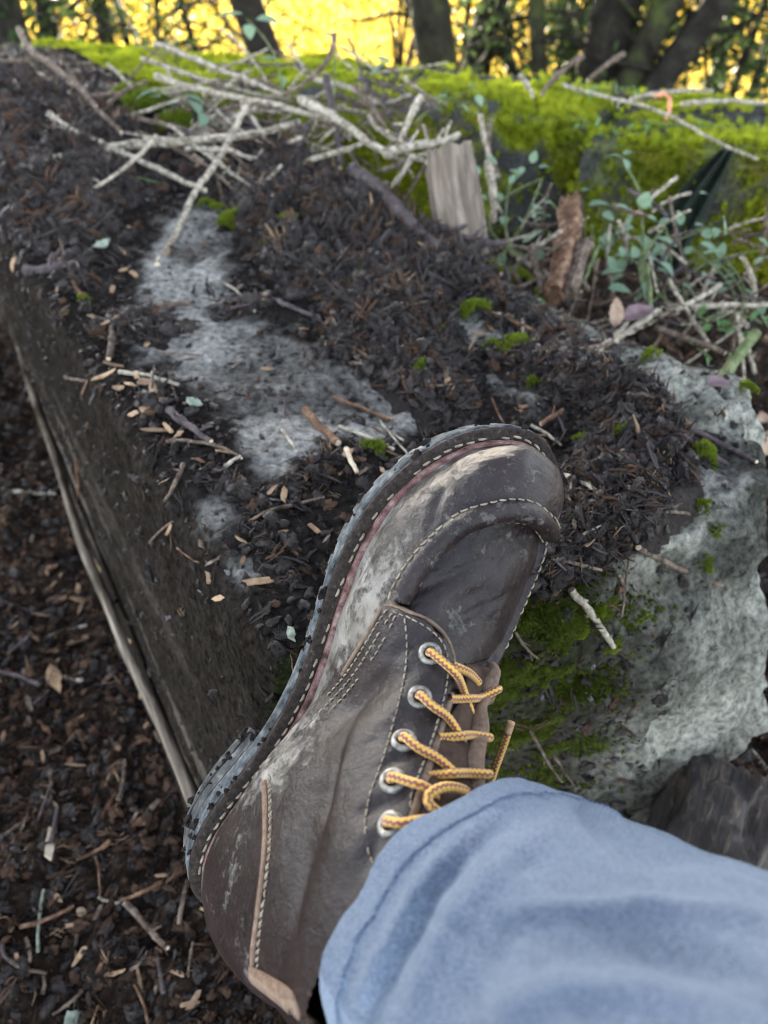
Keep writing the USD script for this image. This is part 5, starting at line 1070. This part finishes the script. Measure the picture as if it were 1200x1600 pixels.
for k, (u, v, L, w) in enumerate([(405, 912, 44, 12), (215, 590, 26, 9), (228, 600, 24, 12), (205, 605, 20, 8), (240, 612, 26, 12), (222, 625, 20, 9), (250, 625, 24, 10), (232, 640, 26, 14), (212, 648, 16, 8), (265, 672, 34, 7), (280, 685, 18, 9), (245, 676, 40, 8), (110, 340, 40, 11), (165, 590, 34, 8), (190, 610, 26, 10), (430, 768, 34, 8), (445, 776, 26, 10), (330, 905, 20, 8), (545, 712, 16, 14), (660, 780, 22, 8), (735, 915, 18, 8), (670, 740, 24, 10), (25, 410, 40, 9), (150, 500, 22, 8), (95, 450, 22, 8), (490, 830, 24, 8), (380, 880, 16, 8), (345, 935, 18, 9), (440, 835, 16, 7), (375, 850, 20, 7), (140, 340, 18, 12), (205, 360, 18, 9), (175, 455, 20, 8), (690, 745, 22, 11)]):
    chip(u, v, L, w, ['chip', 'chip', 'frag_tan'][k % 3], 'small tan wood chip lying on the dark soil of the wall top', GC, 400 + k)
for k in range(44):
    r = np.random.default_rng(500 + k); u, v = (r.uniform(560, 1060), r.uniform(380, 930)) if k < 28 else (r.uniform(130, 520), r.uniform(380, 900))
    chip(u, v, r.uniform(14, 32), r.uniform(5, 10), ['chip', 'frag_tan', 'branch_brown', 'branch_rust'][k % 4], 'small tan wood chip lying on the dark soil of the wall top', GC, 550 + k)
chip(78, 1318, 52, 13, 'cut_wood', 'largest pale wood splinter on the mulch at lower left', None, 601)
chip(85, 1060, 30, 24, 'chip', 'pale angular wood chip on the mulch beside the timber rail', None, 602)
chip(115, 1592, 26, 22, 'lichen', 'pale green lichen flake on the mulch at the bottom edge', None, 603, 'lichen_flake', 'lichen')
GG = 'pale wood chips scattered on the ground mulch'
for k in range(70):
    r = np.random.default_rng(700 + k); u, v = r.uniform(0, 330), r.uniform(820, 1600)
    if u > 40 + (v - 440) * .3 and v < 1260: u *= .4
    chip(u, v, r.uniform(12, 34), r.uniform(5, 10), ['chip', 'frag_tan', 'branch_rust', 'branch_brown'][k % 4], 'small pale wood chip on the dark ground mulch left of the boot', GG, 800 + k)
for k, (u, v) in enumerate([(160, 385), (455, 995), (305, 632)]):
    chip(u, v, 22, 16, 'lichen', 'pale grey green lichen flake lying on the wall top', 'lichen flakes on the wall top', 850 + k, 'lichen_flake', 'lichen')

# ------------------------------------------------------------------ leaves
def leaf_mesh(c, d, n, L, W, curl=.15, seed=0):
    """An ovate leaf from c along d, facing n."""
    d = d / np.linalg.norm(d); n = n - d * (n @ d); n /= np.linalg.norm(n); b = np.cross(n, d); k = 9; s = np.linspace(0, 1, k)
    w = W / 2 * np.sin(np.pi * s ** .8) ** .8 * (1 + .10 * (np.arange(k) % 2)); mid = c + np.outer(s * L, d) - np.outer(curl * L * s ** 2, n)
    e1, e2 = mid + w[:, None] * b + (w * .30)[:, None] * n, mid - w[:, None] * b + (w * .30)[:, None] * n
    V = np.stack([e1, mid, e2], 1).reshape(-1, 3); return V, grid_faces(k, 3)
def plant(name, label, cat, stems, leaves, mat, smat='branch_green', group=None):
    """stems: pixel polylines (u, v, depth); leaves: (u, v, depth, length px, width px, angle)."""
    base = atd(*stems[0][0]); o = thing(name, label, cat, base, group)
    for s in stems:
        P = resample(np.array([atd(*q) for q in s]), step=.008); obj('stem', moved(tube(P, np.linspace(.0022, .0012, len(P)), 6), base), MAT[smat], o, smooth=True)
    for k, (u, v, D, L, w, a) in enumerate(leaves):
        r = np.random.default_rng(int(u * 7 + v)); a = math.radians(a); d = RC @ np.array([math.cos(a), math.sin(a), r.uniform(-.5, .3)]); nn = RC @ np.array([r.normal(0, .3), -.75 + r.normal(0, .2), -.65])
        obj('leaf', moved(leaf_mesh(atd(u, v, D), d, nn, L * D / FPX * r.uniform(.6, 1.0), w * D / FPX * r.uniform(.6, 1.0), r.uniform(.05, .35)), base), MAT[mat], o, smooth=True)
plant('bramble', 'blue green bramble with three leaflets against the mossy wall', 'bramble', [[(1000, 300, 1.15), (985, 270, 1.16), (972, 246, 1.17)]], [(972, 246, 1.17, 26, 18, 200), (974, 242, 1.17, 26, 18, -20), (976, 248, 1.16, 32, 22, 80)], 'leaf_blue')
plant('bramble', 'low bramble with the densest pale leaves below the netting', 'bramble', [[(1000, 440, 1.0), (1005, 380, 1.04), (1000, 320, 1.08)], [(1005, 400, 1.02), (1040, 350, 1.04)]],
      [(985, 330, 1.08, 34, 26, 200), (1000, 325, 1.08, 34, 26, -60), (1012, 340, 1.06, 38, 28, 10), (1030, 350, 1.05, 38, 28, -20), (990, 355, 1.06, 34, 28, 170), (1000, 368, 1.05, 34, 26, 60), (1024, 372, 1.04, 38, 26, 20), (985, 400, 1.03, 36, 26, 190), (1005, 402, 1.02, 40, 30, 10), (1030, 410, 1.01, 34, 24, 40), (975, 430, 1.0, 34, 26, 160), (1000, 440, .99, 34, 24, 70)], 'leaf_blue')
plant('bramble', 'bramble with spread leaves between the rusty stump and the wall', 'bramble', [[(900, 400, 1.06), (880, 340, 1.1), (840, 300, 1.14)], [(930, 440, 1.0), (925, 350, 1.08)]],
      [(820, 262, 1.15, 24, 14, 140), (830, 255, 1.15, 24, 14, -70), (842, 262, 1.15, 26, 14, -20), (815, 272, 1.15, 22, 12, 200), (905, 298, 1.13, 30, 12, 0), (900, 330, 1.12, 40, 26, 190), (920, 322, 1.12, 40, 26, -10), (940, 335, 1.1, 36, 24, 20), (860, 340, 1.1, 34, 22, 200), (850, 360, 1.08, 36, 24, 160), (935, 372, 1.05, 34, 24, 30), (950, 400, 1.03, 34, 24, 60), (845, 390, 1.05, 30, 22, 120), (950, 450, .99, 44, 28, 10), (940, 430, 1.0, 40, 24, -20), (1060, 440, 1.0, 50, 22, 20)], 'leaf_blue')
plant('bramble', 'grey leaved bramble spray lying over the branches at left', 'bramble', [[(340, 200, 1.3), (300, 165, 1.32), (220, 140, 1.34)]], [(245, 142, 1.31, 50, 22, 165), (232, 152, 1.31, 34, 18, 10), (285, 148, 1.3, 46, 26, 20), (300, 158, 1.29, 44, 30, 60), (260, 165, 1.28, 36, 18, -10), (320, 178, 1.27, 30, 20, 100)], 'leaf_blue')
plant('bramble', 'bramble shoot rising against the golden light above the stake', 'bramble', [[(522, 150, 1.26), (524, 80, 1.26), (528, 18, 1.27)]], [(528, 42, 1.27, 30, 14, -10), (524, 60, 1.27, 28, 14, 200), (560, 85, 1.27, 34, 14, 10), (590, 90, 1.27, 30, 14, 20), (600, 100, 1.27, 26, 14, 150), (520, 95, 1.26, 26, 14, 170)], 'leaf_blue')
plant('bramble', 'bramble tip with large hanging leaves at the upper left trunk', 'bramble', [[(440, 160, 1.3), (430, 90, 1.34), (385, 30, 1.38)]], [(380, 22, 1.38, 46, 26, 170), (400, 30, 1.37, 46, 24, 10), (388, 38, 1.37, 36, 26, 80), (432, 95, 1.34, 34, 18, 190), (440, 118, 1.33, 30, 16, 80)], 'leaf_blue')
plant('bramble', 'small leaved bramble on the wall top left of the post', 'bramble', [[(650, 190, 1.3), (690, 160, 1.36), (745, 140, 1.42)]], [(690, 140, 1.42, 22, 12, 20), (700, 150, 1.4, 22, 14, 180), (730, 135, 1.43, 24, 14, -10), (745, 148, 1.42, 24, 14, 70), (720, 165, 1.36, 26, 16, 20), (690, 172, 1.34, 28, 18, 190), (740, 175, 1.34, 24, 14, 40), (640, 150, 1.4, 20, 12, 190), (620, 140, 1.42, 20, 12, 10)], 'leaf_blue')
for nm_, lab_, uc, vc, D0, n_, su_, sv_ in ((1, 'leafy bramble tangle at the foot of the mossy wall below the netting', 1040, 405, 1.08, 30, 60, 45), (2, 'bramble tangle with small leaves right of the post', 800, 330, 1.12, 20, 40, 50), (3, 'bramble tangle at the right edge behind the level stick', 1130, 440, 1.04, 22, 60, 30)):
    r = np.random.default_rng(40 + nm_)
    plant('bramble', lab_, 'bramble', [[(uc + r.normal(0, 20), vc + 70, D0 - .08), (uc + r.normal(0, 30), vc, D0), (uc + r.normal(0, 60), vc - 50, D0 + .03)] for _ in range(4)],
          [(uc + r.normal(0, su_), vc + r.normal(0, sv_), D0 + r.normal(0, .03), r.uniform(16, 36), r.uniform(10, 24), r.uniform(0, 360)) for _ in range(n_)], 'leaf_blue')
plant('herb', 'bright green fern like herb on the mossy wall top', 'herb', [[(900, 150, 1.62), (940, 140, 1.62), (985, 148, 1.6)]], [(u, 132 + 14 * ((k * 37) % 10) / 10, 1.61, 20, 8, 40 * k) for k, u in enumerate(range(905, 1000, 8))], 'leaf_green')
plant('herb', 'green leafed seedlings growing along the top of the mossy wall', 'herb', [[(1000, 190, 1.5), (1060, 196, 1.48), (1190, 200, 1.44)]], [(905 + (k * 53) % 290, 186 + (k * 17) % 30, 1.5, 18, 10, 47 * k) for k in range(26)], 'leaf_green')
plant('herb', 'bright green leaf by the foot of the cut green stem', 'herb', [[(1090, 545, .9), (1105, 555, .88), (1112, 562, .87)]], [(1100, 552, .88, 30, 22, 60), (1085, 540, .9, 22, 12, 200)], 'leaf_green')
plant('herb', 'small bright green leaf on the soil below the stumps', 'herb', [[(842, 474, .9), (845, 470, .9), (850, 468, .9)]], [(838, 468, .9, 24, 14, 10)], 'leaf_green')
plant('herb', 'pale green weeds growing among the right hand sticks', 'herb', [[(1100, 500, .95), (1140, 490, .95), (1190, 505, .93)]], [(1090 + (k * 29) % 110, 485 + (k * 13) % 45, .95, 24, 12, 70 * k) for k in range(16)], 'leaf_green')
def lone_leaf(u, v, D, L, w, a, mat, label, lift=0.004, name='dead_leaf'):
    if D is None:
        P, _ = solid_cast([(u, v)]); D = (P[0] - CAM) @ RC[:, 2] - lift * 1.5
    a = math.radians(a); d = RC @ np.array([math.cos(a), math.sin(a), 0.1]); V, F = leaf_mesh(atd(u, v, D), d, RC @ np.array([.1, -.6, -.75]), L * D / FPX, w * D / FPX, .2)
    obj(name, (V, F), MAT[mat], smooth=True, label=label, cat='leaf')
lone_leaf(960, 512, .9, 55, 22, -80, 'leaf_dry', 'dry brown oval leaf standing among the pale sticks')
lone_leaf(975, 500, .9, 60, 32, -30, 'leaf_wine', 'curled wine coloured dead leaf right of the dry brown one')
lone_leaf(1196, 712, None, 75, 46, -85, 'leaf_dry', 'large pale tan leaf at the right edge of the granite')
lone_leaf(1105, 600, None, 48, 26, -10, 'leaf_wine', 'pinkish dead leaf on the stone near the right edge')
lone_leaf(120, 1480 - 60, None, 20, 12, 40, 'leaf_dry', 'small curled dry leaf on the mulch at lower left')
gb = resample(np.array([atd(125, 260, 1.16), atd(180, 270, 1.14), atd(250, 286, 1.1)]), step=.006); obj('grass_blade', tube(gb, np.linspace(.0035, .001, len(gb)), 6, squash=.3), MAT['leaf_green'], smooth=True, label='single green grass blade under the crossing branches', cat='grass blade')
tw = resample(np.array([atd(1022, 150, 1.55), atd(1040, 148, 1.56), atd(1047, 165, 1.53), atd(1040, 185, 1.5)]), step=.005); tw += (np.random.default_rng(5).random(tw.shape) - .5) * .004
obj('orange_twine', tube(tw, .0032, 7), MAT['twine'], smooth=True, label='frayed orange twine lying on the mossy wall top', cat='twine')
# dark netting hanging down the wall
def netting():
    T0, T1 = [(1148, 236), (1120, 300), (1085, 370), (1062, 430)], [(1128, 232), (1060, 300), (1020, 370), (1010, 430)]
    a, b = resample(np.array(T0, float), n=24), resample(np.array(T1, float), n=24); V = []
    mcast = Caster(MV, MF)
    for p, q in zip(a, b):
        for s in np.linspace(0, 1, 14):
            uv = p * (1 - s) + q * s; h, _ = mcast([uv]); D = (h[0] - CAM) @ RC[:, 2] if not np.isnan(h[0, 0]) else 1.5
            V.append(atd(*uv, D - .02 - .012 * math.sin(s * 14)))
    V = np.array(V); F = grid_faces(24, 14); V2 = V + RC[:, 2] * .004
    obj('dark_netting', (np.vstack([V, V2]), np.vstack([F, F[:, ::-1] + len(V), _rim(24, 14, len(V))])), MAT['net'], smooth=True, label='dark green netting hanging down the right part of the mossy wall', cat='netting')
netting()

# ------------------------------------------------------------------ trees behind
def leaf_cloud(n, box, size, seed, squash=1.0, clump=0.0):
    r = np.random.default_rng(seed); lo, hi = np.array(box[:3]), np.array(box[3:])
    if clump:
        m = max(4, n // 60); C = lo + (hi - lo) * r.random((m, 3)); P = C[r.integers(0, m, n)] + r.normal(0, clump, (n, 3))
    else: P = lo + (hi - lo) * r.random((n, 3))
    s = size * r.uniform(.6, 1.4, n); d = r.normal(size=(n, 3)); d /= np.linalg.norm(d, axis=1)[:, None]; e = np.cross(d, r.normal(size=(n, 3))); e /= np.linalg.norm(e, axis=1)[:, None]
    V = np.stack([P - d * s[:, None], P + e * (s * .45)[:, None], P + d * s[:, None], P - e * (s * .45)[:, None]], 1).reshape(-1, 3); k = np.arange(n)[:, None] * 4
    return V, np.vstack([k + [0, 1, 2], k + [0, 2, 3]])
def trunk_mesh(P, r0, r1, seed):
    P = resample(np.array(P), n=40); V, F = tube(P, np.linspace(r0, r1, 40), 18); return V + vnormals(V, F) * ((fbm(V * np.array([5, 5, 1.2]), 4, seed) - .5) * r0 * .5)[:, None], F
def tree(name, label, u0, u1, D, w, mat, seed, crown=None, limbs=(), top=5.2, lean=None, cmat='evergreen', cn=3600, cs=.105):
    """A trunk that passes the pixels (u0, 130) and (u1, 0) at the depth D and goes on upwards to a crown above the frame."""
    a, b = atd(u0, 130, D), atd(u1, 0, D); d = b - a; d[1] *= .15; d /= d[2]
    base = a + d * (ground_z(np.array(a[0]), np.array(a[1])) - .3 - a[2]); P = [base, a, a + d * .6, a + d * 1.3 + [.05, 0, 0], a + d * 2.2 + [.12 * math.sin(seed), .1, 0], a + np.array([d[0] * 2.6, d[1] * 2.6, top - a[2]])]
    o = thing(name, label, 'tree', base); r0 = w / 2 * D / FPX
    obj('trunk', moved(trunk_mesh(P, r0 * 1.1, r0 * .5, seed), base), MAT[mat], o, smooth=True)
    for l in limbs:
        Q = resample(np.array([atd(*q) for q in l[0]]), n=20); V, F = tube(Q, np.linspace(1, .5, 20) * l[1] / 2 * D / FPX, 8); obj('limb', moved((V, F), base), MAT[mat], o, smooth=True)
    r = np.random.default_rng(seed)
    for k in range(5):
        v0 = r.uniform(20, 120); uu0 = u0 + (u1 - u0) * (130 - v0) / 130; sg = r.choice([-1, 1]); L = r.uniform(60, 190)
        Q = resample(np.array([atd(uu0, v0, D), atd(uu0 + sg * L * .35, v0 - L * r.uniform(.05, .35), D + r.normal(0, .1)), atd(uu0 + sg * L * .7, v0 - L * r.uniform(.1, .7), D + r.normal(0, .2)), atd(uu0 + sg * L, v0 - L * r.uniform(-.1, .9), D + r.normal(0, .3))]), n=16)
        obj('limb', moved(tube(Q, np.linspace(1, .35, 16) * r.uniform(.010, .022), 6), base), MAT[mat], o, smooth=True)
    lo = np.array([a[0] - 1.4, a[1] - .9, max(1.85, a[2] + .9)]); hi = np.array([a[0] + 1.4, a[1] + 1.3, top + .6])
    obj('crown', moved(leaf_cloud(cn, (*lo, *hi), cs, seed, clump=.36), base), MAT[cmat], o)
    return o
E_ = 'evergreen'
tree('tree', 'dark mossy trunk standing left of the golden gap centre', 690, 668, 5.2, 62, 'trunk_mossy', 1, limbs=[([(655, 40, 5.2), (640, 0, 5.2), (625, -60, 5.1)], 22)])
tree('tree', 'dark leaning trunk behind the upright bramble shoot', 430, 398, 5.6, 52, 'trunk', 2)
tree('tree', 'slim grey trunk left of the bramble spray', 181, 178, 6.2, 24, 'trunk_mossy', 3)
tree('tree', 'broad dark trunk in the upper left corner', 28, 22, 5.0, 76, 'trunk', 4)
tree('tree', 'dark trunk beside the corner trunk at upper left', 92, 96, 5.6, 30, 'trunk', 5)
tree('tree', 'slim mossy straight trunk right of the golden gap', 843, 828, 5.4, 26, 'trunk_mossy', 6)
tree('tree', 'grey trunk leaning left behind the mossy wall edge', 738, 762, 6.0, 44, 'trunk', 7, limbs=[([(735, 60, 5.9), (770, 20, 5.9), (800, -40, 5.8)], 14), ([(760, 50, 5.9), (790, 90, 5.9), (815, 130, 5.9)], 16)])
tree('tree', 'broad grey trunk, left of the leaning pair at right', 935, 950, 5.3, 70, 'trunk', 8)
tree('tree', 'mossy trunk leaning right in the middle of the right cluster', 985, 1020, 5.0, 46, 'trunk_mossy', 9)
tree('tree', 'grey trunk with the strongest lean in the right cluster', 1030, 1095, 4.9, 44, 'trunk', 10, limbs=[([(1075, 20, 4.9), (1100, 50, 4.8), (1150, 40, 4.7), (1220, 20, 4.6)], 10)])
tree('tree', 'dim trunk half hidden behind the right cluster', 890, 872, 6.4, 30, 'trunk', 11)
tree('tree', 'thin tilted trunk between the slim and the broad trunk', 868, 905, 6.2, 18, 'trunk_mossy', 12)
tree('tree', 'dim slim trunk beyond the arching twig at right', 1120, 1110, 6.6, 26, 'trunk', 13)
tree('tree', 'thin sapling trunk near the right edge', 1180, 1192, 6.0, 16, 'trunk_mossy', 14)
tree('tree', 'thinnest dark sapling in the golden gap at left', 252, 262, 7.0, 9, 'trunk', 15)
tree('tree', 'thin sapling just right of the slim grey trunk', 215, 206, 7.2, 11, 'trunk', 16)
tree('tree', 'thin crooked sapling left of the leaning dark trunk', 322, 300, 7.2, 10, 'trunk', 17)
tree('tree', 'thin sapling between mossy trunk and grey leaning trunk', 722, 726, 6.8, 10, 'trunk', 18)
tree('tree', 'thin leaning sapling left of the broad grey trunk', 800, 778, 6.9, 14, 'trunk_mossy', 19)
tree('tree', 'thin sapling in front of the thicket at far right', 1150, 1166, 5.8, 12, 'trunk', 20)
# dark evergreen undergrowth at the right and left, and the closed canopy of the wood edge above the frame
def bush(name, label, box, n, size, mat, seed, clump, cat='shrub'):
    b = np.array([(box[0] + box[3]) / 2, (box[1] + box[4]) / 2, box[2]]); o = thing(name, label, cat, b)
    r = np.random.default_rng(seed)
    for k in range(5):
        t = np.array([r.uniform(box[0], box[3]), r.uniform(box[1], box[4]), box[5] - .3 * (box[5] - box[2])]); P = resample(np.array([b + [0, 0, -.4], (b + t) / 2 + [0, 0, .3], t]), n=10)
        obj('stem', moved(tube(P, np.linspace(.03, .012, 10), 6), b), MAT['trunk'], o, smooth=True)
    obj('foliage', moved(leaf_cloud(n, box, size, seed, clump=clump), b), MAT[mat], o)
bush('evergreen_shrub', 'dark evergreen thicket behind the right cluster of trunks', (1.5, 5.8, -1.8, 4.2, 7.4, .6), 9000, .045, E_, 41, .22)
bush('evergreen_shrub', 'dark evergreen thicket between slim and broad trunks', (.75, 6.4, -2.0, 2.4, 7.6, .5), 5200, .04, E_, 42, .18)
bush('evergreen_shrub', 'dark evergreen thicket at the upper left corner', (-4.6, 5.4, -1.8, -2.35, 7.2, .6), 5600, .045, E_, 43, .2)
bush('evergreen_shrub', 'green shrub below the slim grey trunk', (-2.5, 7.0, -2.0, -.9, 8.0, -.2), 3000, .035, E_, 44, .2)
bush('evergreen_shrub', 'loose green foliage hanging left of the mossy trunk', (-.3, 6.6, -1.4, .55, 7.6, .3), 500, .035, E_, 45, .2)
for k, (x0, x1, y0, lab) in enumerate([(-9, -5.2, 11, 'golden shrub behind the upper left corner trunk'), (-5.4, -3.0, 10.4, 'golden shrub seen between the upper left trunks'), (-3.2, -1.5, 11.2, 'golden orange shrub behind the bramble spray'), (-1.7, .2, 10.2, 'brightest golden shrub in the gap left of the mossy trunk'), (0, 1.6, 11, 'golden shrub just right of the mossy trunk'), (1.5, 3.8, 10.6, 'golden shrub behind the slim mossy trunk'), (3.6, 6.0, 11.4, 'golden shrub behind the right cluster'), (5.8, 9.5, 11, 'golden shrub beyond the right edge trunks')]):
    bush('golden_shrub', lab, (x0, y0, -3.6, x1, y0 + 2.2, -.2 + .5 * math.sin(k * 2.1)), 6500, .045, 'gold', 50 + k, .26)
